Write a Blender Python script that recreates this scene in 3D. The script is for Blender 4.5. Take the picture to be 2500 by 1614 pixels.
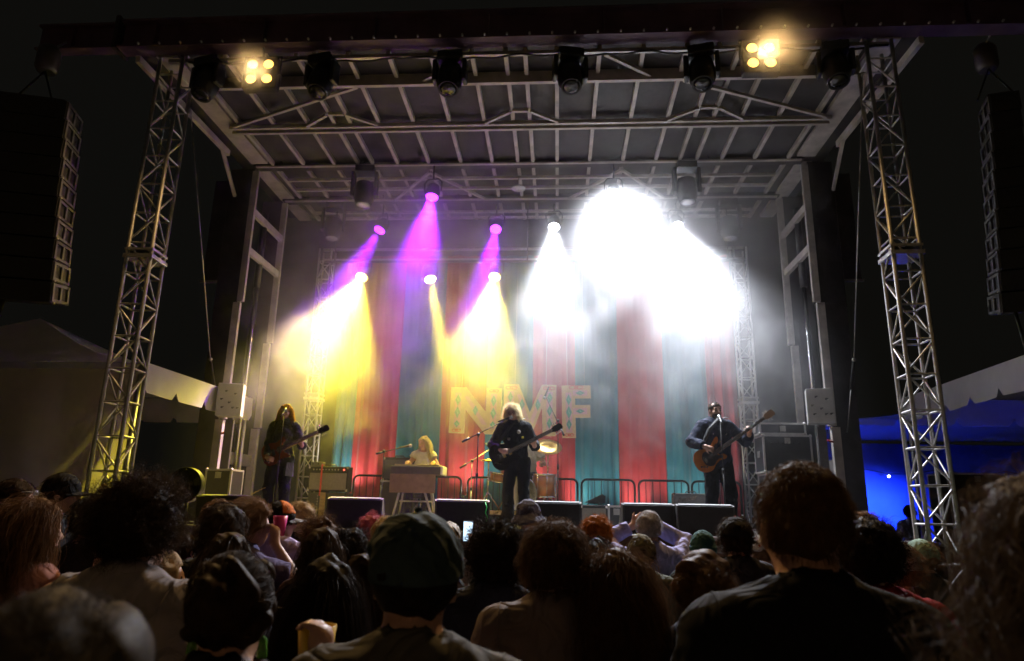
import bpy, bmesh, math, random
import numpy as np
from mathutils import Vector, Matrix, noise as mnoise

# ------------------------------------------------------------------ scene, camera, world
for o in list(bpy.data.objects):
    bpy.data.objects.remove(o)
scene = bpy.context.scene
COL = scene.collection
R = math.radians
random.seed(7)
rng = np.random.default_rng(11)

cam_data = bpy.data.cameras.new('camera')
cam = bpy.data.objects.new('camera', cam_data)
COL.objects.link(cam)
scene.camera = cam
cam_data.sensor_width = 36.0
cam_data.lens = 36.0 * 1670.0 / 2500.0
cam_data.clip_start = 0.05
cam_data.clip_end = 600.0
_p, _r, _yw = 0.2537, 0.0207, -0.0699          # pitch, roll, yaw
_F = Vector((math.sin(_yw) * math.cos(_p), math.cos(_yw) * math.cos(_p), math.sin(_p)))
_R0 = Vector((math.cos(_yw), -math.sin(_yw), 0))
_U0 = _R0.cross(_F)
_Rt = _R0 * math.cos(_r) + _U0 * math.sin(_r)
_Up = -_R0 * math.sin(_r) + _U0 * math.cos(_r)
cam.matrix_world = Matrix(((_Rt.x, _Up.x, -_F.x, 0.0), (_Rt.y, _Up.y, -_F.y, 0.0), (_Rt.z, _Up.z, -_F.z, 1.68), (0, 0, 0, 1)))
cam_data.dof.use_dof = True
cam_data.dof.focus_distance = 4.5
cam_data.dof.aperture_fstop = 3.5

world = bpy.data.worlds.new('World')
scene.world = world
world.use_nodes = True
_n = world.node_tree.nodes
_l = world.node_tree.links
_n.clear()
_out = _n.new('ShaderNodeOutputWorld')
_bg = _n.new('ShaderNodeBackground')
_sky = _n.new('ShaderNodeTexSky')
_sky.sky_type = 'NISHITA'
_sky.sun_disc = False
_sky.sun_elevation = R(-4.0)
_sky.sun_rotation = R(200)
_hs = _n.new('ShaderNodeHueSaturation')
_hs.inputs['Saturation'].default_value = 0.12
_add = _n.new('ShaderNodeMix')
_add.data_type = 'RGBA'
_add.inputs['Factor'].default_value = 0.75
_add.inputs[7].default_value = (0.058, 0.055, 0.045, 1)      # town glow on the night sky
_l.new(_sky.outputs[0], _hs.inputs['Color'])
_l.new(_hs.outputs[0], _add.inputs[6])
_l.new(_add.outputs[2], _bg.inputs['Color'])
_bg.inputs['Strength'].default_value = 0.058
_l.new(_bg.outputs[0], _out.inputs['Surface'])

vs = scene.view_settings
vs.view_transform = 'Standard'
vs.look = 'None'
vs.exposure = 0.5
vs.gamma = 1.0
vs.use_curve_mapping = False
scene.render.engine = 'CYCLES'
cy = scene.cycles
cy.use_denoising = True
cy.use_adaptive_sampling = True
cy.adaptive_threshold = 0.04
cy.max_bounces = 5
cy.diffuse_bounces = 2
cy.glossy_bounces = 2
cy.transmission_bounces = 3
cy.transparent_max_bounces = 8
cy.volume_bounces = 2
cy.volume_step_rate = 1.0
cy.volume_max_steps = 256
cy.sample_clamp_indirect = 4.0
cy.caustics_reflective = False
cy.caustics_refractive = False

# ------------------------------------------------------------------ materials
MATS = {}


def mat(name, col, rough=0.6, metal=0.0, var=0.18, scale=6.0, bump=0.0, bscale=40.0, emit=None, estr=0.0,
        transl=0.0, spec=0.5, coat=0.0, sheen=0.0, stretch=None, folds=0.0):
    if name in MATS:
        return MATS[name]
    m = bpy.data.materials.new(name)
    m.use_nodes = True
    nt = m.node_tree
    b = nt.nodes['Principled BSDF']
    b.inputs['Roughness'].default_value = rough
    b.inputs['Metallic'].default_value = metal
    b.inputs['Specular IOR Level'].default_value = spec
    if coat:
        b.inputs['Coat Weight'].default_value = coat
    if sheen:
        b.inputs['Sheen Weight'].default_value = sheen
    tc = nt.nodes.new('ShaderNodeTexCoord')
    src = tc.outputs['Object']
    if stretch:
        mp = nt.nodes.new('ShaderNodeMapping')
        mp.inputs['Scale'].default_value = stretch
        nt.links.new(src, mp.inputs['Vector'])
        src = mp.outputs['Vector']
    nz = nt.nodes.new('ShaderNodeTexNoise')
    nz.inputs['Scale'].default_value = scale
    nz.inputs['Detail'].default_value = 3.0
    nz.inputs['Roughness'].default_value = 0.62
    nt.links.new(src, nz.inputs['Vector'])
    ramp = nt.nodes.new('ShaderNodeValToRGB')
    ramp.color_ramp.elements[0].position = 0.3
    ramp.color_ramp.elements[1].position = 0.72
    lo = [max(0.0, c * (1 - var)) for c in col]
    hi = [min(1.0, c * (1 + var)) for c in col]
    ramp.color_ramp.elements[0].color = (*lo, 1)
    ramp.color_ramp.elements[1].color = (*hi, 1)
    nt.links.new(nz.outputs['Fac'], ramp.inputs['Fac'])
    nt.links.new(ramp.outputs['Color'], b.inputs['Base Color'])
    if bump:
        n2 = nt.nodes.new('ShaderNodeTexNoise')
        n2.inputs['Scale'].default_value = bscale
        n2.inputs['Detail'].default_value = 1.0
        nt.links.new(src, n2.inputs['Vector'])
        bp = nt.nodes.new('ShaderNodeBump')
        bp.inputs['Strength'].default_value = bump
        bp.inputs['Distance'].default_value = 0.01
        nt.links.new(n2.outputs['Fac'], bp.inputs['Height'])
        if folds:
            n3 = nt.nodes.new('ShaderNodeTexNoise')
            n3.inputs['Scale'].default_value = 8.0
            n3.inputs['Detail'].default_value = 2.0
            n3.inputs['Distortion'].default_value = 1.6
            nt.links.new(src, n3.inputs['Vector'])
            b3 = nt.nodes.new('ShaderNodeBump')
            b3.inputs['Strength'].default_value = folds
            b3.inputs['Distance'].default_value = 0.06
            nt.links.new(n3.outputs['Fac'], b3.inputs['Height'])
            nt.links.new(b3.outputs['Normal'], bp.inputs['Normal'])
        nt.links.new(bp.outputs['Normal'], b.inputs['Normal'])
    if emit:
        b.inputs['Emission Color'].default_value = (*emit, 1)
        b.inputs['Emission Strength'].default_value = estr
    if transl:
        tr = nt.nodes.new('ShaderNodeBsdfTranslucent')
        nt.links.new(ramp.outputs['Color'], tr.inputs['Color'])
        mx = nt.nodes.new('ShaderNodeMixShader')
        mx.inputs['Fac'].default_value = transl
        out = nt.nodes['Material Output']
        nt.links.new(b.outputs[0], mx.inputs[1])
        nt.links.new(tr.outputs[0], mx.inputs[2])
        nt.links.new(mx.outputs[0], out.inputs['Surface'])
    MATS[name] = m
    return m


def emitter(name, col, strength):
    if name in MATS:
        return MATS[name]
    m = bpy.data.materials.new(name)
    m.use_nodes = True
    nt = m.node_tree
    nt.nodes.clear()
    e = nt.nodes.new('ShaderNodeEmission')
    e.inputs['Color'].default_value = (*col, 1)
    e.inputs['Strength'].default_value = strength
    m.cycles.emission_sampling = 'NONE'
    o = nt.nodes.new('ShaderNodeOutputMaterial')
    nt.links.new(e.outputs[0], o.inputs['Surface'])
    MATS[name] = m
    return m


steel = mat('galvanised steel', (0.42, 0.41, 0.39), 0.42, 0.75, 0.25, 5, 0.25, 60)
alu = mat('aluminium', (0.55, 0.54, 0.53), 0.48, 0.75, 0.15, 8, 0.15, 80)
silver = mat('silver painted steel', (0.50, 0.465, 0.43), 0.5, 0.15, 0.25, 4, 0.25, 50)
darkbeam = mat('dark painted steel', (0.055, 0.05, 0.055), 0.45, 0.2, 0.35, 3, 0.3, 30)
purplebeam = mat('plum painted steel', (0.12, 0.075, 0.12), 0.5, 0.1, 0.3, 3, 0.3, 30)
black = mat('black plastic', (0.018, 0.018, 0.019), 0.45, 0, 0.3, 10, 0.15, 60)
blackmat = mat('matt black paint', (0.02, 0.02, 0.02), 0.75, 0, 0.35, 8, 0.3, 90)
chrome = mat('chrome', (0.75, 0.75, 0.75), 0.14, 1.0, 0.05, 6)
whitebox = mat('white painted cabinet', (0.45, 0.45, 0.44), 0.5, 0.1, 0.12, 6, 0.15, 40)
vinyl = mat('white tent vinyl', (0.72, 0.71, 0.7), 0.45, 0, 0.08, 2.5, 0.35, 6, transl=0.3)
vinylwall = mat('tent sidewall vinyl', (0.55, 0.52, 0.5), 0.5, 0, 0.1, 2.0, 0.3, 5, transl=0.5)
bluelitwall = mat('blue lit sidewall vinyl', (0.10, 0.16, 0.62), 0.4, 0, 0.12, 2.0, 0.4, 4, transl=0.3)  # blue of the tent light is put into the vinyl colour
rubber = mat('black rubber', (0.012, 0.012, 0.012), 0.6, 0, 0.2, 20)
redplastic = mat('red handle plastic', (0.5, 0.03, 0.03), 0.4, 0, 0.1, 20)

# ------------------------------------------------------------------ object helpers


def link(o, parent=None):
    COL.objects.link(o)
    if parent is not None:
        o.parent = parent
    return o


def tag(o, label=None, cat=None, group=None, kind=None):
    if label: o['label'] = label
    if cat: o['category'] = cat
    if group: o['group'] = group
    if kind: o['kind'] = kind
    return o


def thing(name, label, cat, loc=(0, 0, 0), rz=0.0, group=None):
    o = bpy.data.objects.new(name, None)
    o.empty_display_size = 0.1
    o.location = loc
    o.rotation_euler = (0, 0, rz)
    COL.objects.link(o)
    return tag(o, label, cat, group)


def copy_tree(o, parent=None):
    c = o.copy()
    COL.objects.link(c)
    c.parent = parent
    for ch in list(o.children):
        copy_tree(ch, c)
    return c


def origin_of(o):
    v = Vector((0, 0, 0))
    while o is not None:
        v = v + o.location
        o = o.parent
    return v


class MB:
    """collects simple solids into one mesh"""

    def __init__(self):
        self.v = []
        self.f = []
        self.smooth = []

    def add(self, vs, fs, smooth=False):
        k = len(self.v)
        self.v.extend([tuple(p) for p in vs])
        self.f.extend([tuple(i + k for i in q) for q in fs])
        self.smooth.extend([smooth] * len(fs))
        return self

    def box(self, c, s, rot=None, bev=0.0):
        x, y, z = s[0] / 2, s[1] / 2, s[2] / 2
        if bev <= 0:
            pts = [(-x, -y, -z), (x, -y, -z), (x, y, -z), (-x, y, -z), (-x, -y, z), (x, -y, z), (x, y, z), (-x, y, z)]
            fs = [(3, 2, 1, 0), (4, 5, 6, 7), (0, 1, 5, 4), (1, 2, 6, 5), (2, 3, 7, 6), (3, 0, 4, 7)]
        else:
            b = min(bev, x * .9, y * .9, z * .9)
            bm = bmesh.new()
            bmesh.ops.create_cube(bm, size=1.0)
            for v in bm.verts:
                v.co = Vector((v.co.x * 2 * x, v.co.y * 2 * y, v.co.z * 2 * z))
            bmesh.ops.bevel(bm, geom=bm.edges[:], offset=b, segments=2, affect='EDGES', profile=0.6)
            bm.verts.index_update()
            pts = [v.co.copy() for v in bm.verts]
            fs = [[v.index for v in f.verts] for f in bm.faces]
            bm.free()
        if rot is not None:
            pts = [rot @ Vector(p) for p in pts]
        return self.add([Vector(p) + Vector(c) for p in pts], fs)

    def bar(self, p, q, w, h, up=(0, 0, 1)):
        p, q = Vector(p), Vector(q)
        d = (q - p)
        L = d.length
        d.normalize()
        u = Vector(up)
        if abs(d.dot(u)) > 0.95:
            u = Vector((0, 1, 0))
        sx = d.cross(u).normalized()
        sz = sx.cross(d).normalized()
        rot = Matrix((sx, d, sz)).transposed()
        return self.box((p + q) / 2, (w, L, h), rot)

    def tube(self, p, q, r, r2=None, n=8, cap=True):
        p, q = Vector(p), Vector(q)
        r2 = r if r2 is None else r2
        d = (q - p).normalized()
        u = Vector((0, 0, 1)) if abs(d.z) < 0.9 else Vector((1, 0, 0))
        a = d.cross(u).normalized()
        b = d.cross(a).normalized()
        pts = []
        for c, rr in ((p, r), (q, r2)):
            for i in range(n):
                t = 2 * math.pi * i / n
                pts.append(c + a * (math.cos(t) * rr) - b * (math.sin(t) * rr))
        fs = [(i, (i + 1) % n, n + (i + 1) % n, n + i) for i in range(n)]
        self.add(pts, fs, True)
        if cap:
            k = len(self.v) - 2 * n
            self.f.append(tuple(k + i for i in reversed(range(n))))
            self.f.append(tuple(k + n + i for i in range(n)))
            self.smooth += [False, False]
        return self

    def path(self, pts, r, n=6, closed=False):
        P = [Vector(p) for p in pts]
        m = len(P)
        rings = []
        prev = None
        for i in range(m):
            if closed:
                d = (P[(i + 1) % m] - P[i - 1]).normalized()
            else:
                d = (P[min(i + 1, m - 1)] - P[max(i - 1, 0)]).normalized()
            if prev is None:
                u = Vector((0, 0, 1)) if abs(d.z) < 0.9 else Vector((1, 0, 0))
                a = d.cross(u).normalized()
            else:
                a = (prev - d * prev.dot(d)).normalized()
            prev = a
            b = d.cross(a).normalized()
            rr = r[i] if hasattr(r, '__len__') else r
            rings.append([P[i] + a * (math.cos(2 * math.pi * j / n) * rr) + b * (math.sin(2 * math.pi * j / n) * rr) for j in range(n)])
        vs = [p for ring in rings for p in ring]
        fs = []
        for i in range(m if closed else m - 1):
            i2 = (i + 1) % m
            for j in range(n):
                j2 = (j + 1) % n
                fs.append((i * n + j, i * n + j2, i2 * n + j2, i2 * n + j))
        if not closed:
            fs.append(tuple(reversed(range(n))))
            fs.append(tuple((m - 1) * n + j for j in range(n)))
        return self.add(vs, fs, True)

    def lathe(self, prof, c=(0, 0, 0), axis=(0, 0, 1), n=20, smooth=True, cap=True):
        ax = Vector(axis).normalized()
        u = Vector((0, 0, 1)) if abs(ax.z) < 0.9 else Vector((1, 0, 0))
        a = ax.cross(u).normalized()
        b = ax.cross(a).normalized()
        vs = []
        for r, h in prof:
            for j in range(n):
                t = 2 * math.pi * j / n
                vs.append(Vector(c) + ax * h + a * (math.cos(t) * r) - b * (math.sin(t) * r))
        fs = []
        for i in range(len(prof) - 1):
            for j in range(n):
                j2 = (j + 1) % n
                fs.append((i * n + j, i * n + j2, (i + 1) * n + j2, (i + 1) * n + j))
        self.add(vs, fs, smooth)
        k = len(self.v) - len(vs)
        if cap and prof[0][0] > 1e-5:
            self.f.append(tuple(k + j for j in reversed(range(n)))); self.smooth.append(False)
        if cap and prof[-1][0] > 1e-5:
            self.f.append(tuple(k + (len(prof) - 1) * n + j for j in range(n))); self.smooth.append(False)
        return self

    def prism(self, poly, d0, d1, frame):
        """extrude a 2D polygon (ccw) from depth d0 to d1; frame = (origin, ux, uy, un)"""
        o, ux, uy, un = [Vector(t) for t in frame]
        n = len(poly)
        vs = [o + ux * x + uy * y + un * d0 for x, y in poly] + [o + ux * x + uy * y + un * d1 for x, y in poly]
        fs = [tuple(reversed(range(n))), tuple(range(n, 2 * n))] + [(i, (i + 1) % n, n + (i + 1) % n, n + i) for i in range(n)]
        return self.add(vs, fs)

    def ball(self, c, r, n=12, m=8, rot=None):
        r = (r, r, r) if not hasattr(r, '__len__') else r
        vs, fs = [], []
        for i in range(m + 1):
            ph = math.pi * i / m
            for j in range(n):
                t = 2 * math.pi * j / n
                p = Vector((math.sin(ph) * math.cos(t) * r[0], math.sin(ph) * math.sin(t) * r[1], math.cos(ph) * r[2]))
                if rot is not None: p = rot @ p
                vs.append(p + Vector(c))
        for i in range(m):
            for j in range(n):
                j2 = (j + 1) % n
                fs.append((i * n + j, (i + 1) * n + j, (i + 1) * n + j2, i * n + j2))
        return self.add(vs, fs, True)

    def mesh(self, name, off=None):
        me = bpy.data.meshes.new(name)
        v = self.v if off is None else [(p[0] - off.x, p[1] - off.y, p[2] - off.z) for p in self.v]
        me.from_pydata(v, [], self.f)
        me.polygons.foreach_set('use_smooth', self.smooth)
        me.validate()
        me.update()
        return me

    def build(self, name, material, parent=None, world=True, label=None):
        """world=True: the coordinates are metres in the place; they are stored relative to the parent"""
        off = origin_of(parent) if (world and parent is not None) else None
        o = bpy.data.objects.new(name, self.mesh(name, off))
        o.data.materials.append(material)
        link(o, parent)
        if label: o['label'] = label
        return o


def inst(me, name, loc, parent, rot=None):
    o = bpy.data.objects.new(name, me)
    o.location = loc
    if rot is not None:
        o.rotation_euler = rot
    return link(o, parent)
# ------------------------------------------------------------------ ground
g = MB()
g.add([(-150, -60, 0), (150, -60, 0), (150, 240, 0), (-150, 240, 0)], [(0, 1, 2, 3)])
ground = g.build('ground', mat('trodden grass', (0.035, 0.04, 0.02), 0.9, 0, 0.5, 3, 0.6, 30))
tag(ground, 'dark trodden grass ground', 'ground', kind='structure')

DECK = 1.40
X0, X1, Y0, Y1 = -5.25, 4.1, 8.0, 13.15
XC = -0.58
ROOF = 7.48

# ------------------------------------------------------------------ stage platform
st = thing('stage_platform', 'long low stage platform with dark deck and brown front edge below the band', 'stage', ((X0 + X1) / 2, (Y0 + Y1) / 2, 0))
deckmat = mat('stage deck plywood', (0.15, 0.135, 0.125), 0.5, 0, 0.35, 4, 0.25, 40, spec=0.4)
nxp, nyp = 8, 4
pw, pd = (X1 - X0) / nxp, (Y1 - Y0 - 0.06) / nyp
pm = MB().box((0, 0, -0.03), (pw - 0.006, pd - 0.006, 0.06)).mesh('deck_panel')
pm.materials.append(deckmat)
for i in range(nxp):
    for j in range(nyp):
        inst(pm, 'deck_panel', (X0 + pw * (i + .5) - st.location.x, Y0 + 0.06 + pd * (j + .5) - st.location.y, DECK), st)
MB().box(((X0 + X1) / 2, Y0 + 0.03, DECK - 0.09), (X1 - X0, 0.055, 0.20)).build('front_edge', mat('brown painted edge', (0.14, 0.075, 0.06), 0.55, 0.1, 0.25, 5, 0.2, 30), st)
m = MB()
n = 120
for i in range(n + 1):
    x = X0 + (X1 - X0) * i / n
    y = Y0 + 0.05 + 0.025 * math.sin(i * 1.7) + 0.01 * math.sin(i * 3.1)
    m.v += [(x, y, DECK - 0.19), (x, y - 0.02, 0.01)]
for i in range(n):
    m.f.append((2 * i, 2 * i + 1, 2 * i + 3, 2 * i + 2)); m.smooth.append(True)
m.build('skirt', mat('black skirt cloth', (0.012, 0.012, 0.013), 0.9, 0, 0.3, 8), st)
for sx in (X0 + 0.3, XC, X1 - 0.3):
    MB().box((sx, 10.5, 0.66), (0.2, 4.6, 1.3)).build('deck_support', darkbeam, st)

# ------------------------------------------------------------------ roof
rf = thing('stage_roof', 'steel stage roof frame with silver purlins under a dark skin', 'stage roof', (XC, 10.4, ROOF))


def ibeam(name, material, xa, xb, y, z0, z1, fw, parent, tw=0.02, tf=0.03):
    m = MB()
    m.box(((xa + xb) / 2, y, (z0 + z1) / 2), (xb - xa, tw, z1 - z0 - 2 * tf))
    m.box(((xa + xb) / 2, y, z0 + tf / 2), (xb - xa, fw, tf))
    m.box(((xa + xb) / 2, y, z1 - tf / 2), (xb - xa, fw, tf))
    x = xa + 0.5
    while x < xb - 0.2:
        m.box((x, y, (z0 + z1) / 2), (0.014, fw * .9, z1 - z0 - 2 * tf))
        x += 1.5
    return m.build(name, material, parent)


hb = ibeam('header_beam', purplebeam, -5.92, 6.2, 7.65, 7.55, 7.98, 0.22, rf)
ibeam('outrigger_beam', purplebeam, -7.1, -5.95, 7.65, 7.57, 7.96, 0.16, rf)
ibeam('outrigger_beam', purplebeam, 6.23, 8.3, 7.65, 7.57, 7.96, 0.16, rf)
MB().box((-5.935, 7.65, 7.765), (0.05, 0.3, 0.5)).build('joint_plate', darkbeam, rf)
bolt = MB().tube((0, 0.0, 0), (0, -0.03, 0), 0.016, n=6).mesh('bolt'); bolt.materials.append(alu)
for i in range(40):
    inst(bolt, 'bolt', (-5.6 + i * 0.29 - rf.location.x, 7.65 - 0.115 - rf.location.y, 7.575 - ROOF), rf)
MB().bar((-5.3, 7.78, 7.47), (4.2, 7.78, 7.47), 0.05, 0.05).build('lighting_pipe', steel, rf)
MB().bar((-5.05, 8.33, 7.485), (4.05, 8.33, 7.485), 0.06, 0.17).build('front_cross_beam', silver, rf)
m = MB(); m.bar((-5.25, 9.46, 7.47), (4.1, 9.46, 7.47), 0.05, 0.06); m.build('double_cross_tube', silver, rf)
m = MB(); m.bar((-5.25, 9.57, 7.45), (4.1, 9.57, 7.45), 0.05, 0.06); m.build('double_cross_tube', silver, rf)
ibeam('portal_beam', darkbeam, -5.45, 4.15, 10.87, 7.5, 7.86, 0.2, rf)
MB().bar((-5.4, 10.78, 7.487), (4.1, 10.78, 7.487), 0.05, 0.025).build('portal_flange_strip', silver, rf)
ibeam('rear_beam', darkbeam, -5.45, 4.15, 12.22, 7.47, 7.76, 0.2, rf)
MB().bar((-5.4, 12.13, 7.457), (4.1, 12.13, 7.457), 0.05, 0.025).build('rear_flange_strip', silver, rf)
for y in (11.25, 11.65, 12.7, 13.0):
    MB().bar((-5.0, y, 7.46), (3.8, y, 7.46), 0.05, 0.05).build('cross_tube', silver, rf)
PX = [-5.08, -4.53, -3.97, -3.54, -3.28, -2.83, -2.28, -1.71, -1.16, -0.71, -0.45, -0.03, 0.53, 1.10, 1.66, 2.07, 2.35, 2.77, 3.32, 3.88]
for ya, yb in ((7.78, 8.29), (8.37, 9.43), (9.6, 10.76), (10.98, 12.1), (12.33, 13.2)):
    pmesh = MB().box((0, 0, 0), (0.055, yb - ya, 0.07)).mesh('purlin'); pmesh.materials.append(silver)
    for x in PX:
        inst(pmesh, 'purlin', (x - rf.location.x, (ya + yb) / 2 - rf.location.y, 7.535 - ROOF), rf)


def rbrace(p, q, w=0.045):
    MB().bar((p[0], p[1], 7.46), (q[0], q[1], 7.46), w, 0.045).build('brace', silver, rf)


for cx in (-3.41, -0.58, 2.21):
    rbrace((cx - 0.56, 9.42), (cx - 0.15, 9.12)); rbrace((cx + 0.56, 9.42), (cx + 0.15, 9.12)); rbrace((cx - 0.12, 9.1), (cx + 0.12, 9.1))
rbrace((-5.16, 9.41), (-2.88, 8.42)); rbrace((4.0, 9.41), (1.72, 8.42))
rbrace((-1.9, 8.3), (-1.2, 7.82)); rbrace((0.6, 7.82), (1.25, 8.3))
for cx in (-2.3, 1.1):
    rbrace((cx - 0.9, 12.15), (cx, 11.0)); rbrace((cx + 0.9, 12.15), (cx, 11.0))
# roof skin panels
skin = mat('dark roof skin', (0.06, 0.058, 0.06), 0.7, 0, 0.2, 3, 0.3, 12)
for i in range(len(PX) + 1):
    xa = -5.75 if i == 0 else PX[i - 1] + 0.005
    xb = 4.55 if i == len(PX) else PX[i] - 0.005
    MB().box(((xa + xb) / 2, 10.5, 7.92 if 0 else 7.6), (xb - xa, 5.5, 0.02)).build('roof_panel', skin, rf)
for s, xe in ((-1, -5.33), (1, 4.17)):
    m = MB(); m.bar((xe, 7.75, 7.56), (xe, 10.75, 7.56), 0.30, 0.06); m.build('edge_beam', silver, rf)
    m = MB(); m.bar((xe + s * 0.34, 7.66, 7.44), (xe + s * 0.3, 10.2, 7.44), 0.06, 0.1); m.build('outer_edge_tube', silver, rf)
    m = MB(); m.bar((xe + s * 0.05, 10.98, 7.54), (xe + s * 0.05, 13.2, 7.54), 0.26, 0.06); m.build('edge_beam', silver, rf)
    m = MB(); m.bar((xe + s * 0.3, 10.0, 7.4), (xe + s * 0.42, 10.83, 6.95), 0.05, 0.05); m.build('knee_brace', silver, rf)

# ------------------------------------------------------------------ box truss towers


def box_truss(name, label, cat, cx, cy, z0, z1, w, rc, rb, bay, rz, group, material, splice=(), seed=0):
    t = thing(name, label, cat, (cx, cy, z0), rz, group)
    hw = w / 2
    corners = [(-hw, -hw), (hw, -hw), (hw, hw), (-hw, hw)]
    cm = MB().tube((0, 0, 0), (0, 0, z1 - z0), rc, n=8).mesh('chord'); cm.materials.append(material)
    for c in corners:
        inst(cm, 'chord', (c[0], c[1], 0), t)
    faces = [(0, 1), (1, 2), (2, 3), (3, 0)]
    hor, dia = [], []
    for a, b in faces:
        pa, pb = corners[a], corners[b]
        h = MB().tube((*pa, 0), (*pb, 0), rb, n=6, cap=False).mesh('brace'); h.materials.append(material); hor.append(h)
        d1 = MB().tube((*pa, 0.03), (*pb, bay - 0.03), rb, n=6, cap=False).mesh('brace'); d1.materials.append(material)
        d2 = MB().tube((*pb, 0.03), (*pa, bay - 0.03), rb, n=6, cap=False).mesh('brace'); d2.materials.append(material)
        dia.append((d1, d2))
    nb = int((z1 - z0) / bay)
    for k in range(nb + 1):
        z = k * bay
        for i in range(4):
            inst(hor[i], 'brace', (0, 0, min(z, z1 - z0 - 0.02)), t)
            if k < nb:
                inst(dia[i][(k + i) % 2], 'brace', (0, 0, z), t)
    for zs in splice:
        MB().box((0, 0, zs - z0), (w + 0.07, w + 0.07, 0.05)).build('splice_plate', material, t, world=False)
        MB().box((0, 0, zs - z0 + 0.09), (w + 0.06, w + 0.06, 0.03)).build('splice_plate', material, t, world=False)
    return t


TG = 'tall box truss towers at the stage front'
box_truss('truss_tower', 'tall lattice truss tower beside the left tent at the stage front', 'truss tower', -5.215, 7.83, 0.0, 7.46, 0.30, 0.025, 0.012, 0.40, R(3), TG, alu, (4.62,))
box_truss('truss_tower', 'tall lattice truss tower in front of the blue lit tent', 'truss tower', 4.01, 7.83, 0.0, 7.46, 0.30, 0.025, 0.012, 0.40, R(-3), TG, alu, (4.62,))
BG = 'thin truss uprights holding the striped backdrop'
box_truss('backdrop_truss', 'thin truss upright at the right edge of the striped curtain', 'truss tower', 3.45, 12.62, DECK, 6.6, 0.24, 0.02, 0.009, 0.38, 0, BG, alu, (3.6,))
box_truss('backdrop_truss', 'thin truss upright at the left edge of the striped curtain behind the singer', 'truss tower', -4.62, 12.62, DECK, 6.6, 0.24, 0.02, 0.009, 0.38, 0, BG, alu, (3.6,))
t = thing('backdrop_crossbar', 'horizontal pipe across the top of the striped curtain', 'pipe', (-0.58, 12.62, 6.62))
MB().tube((-4.7, 12.62, 6.62), (3.55, 12.62, 6.62), 0.03).build('pipe', alu, t)
MB().tube((-4.7, 12.62, 6.4), (3.55, 12.62, 6.4), 0.03).build('pipe', alu, t)

# ------------------------------------------------------------------ roof columns (telescoping, in pairs left and right)


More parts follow.
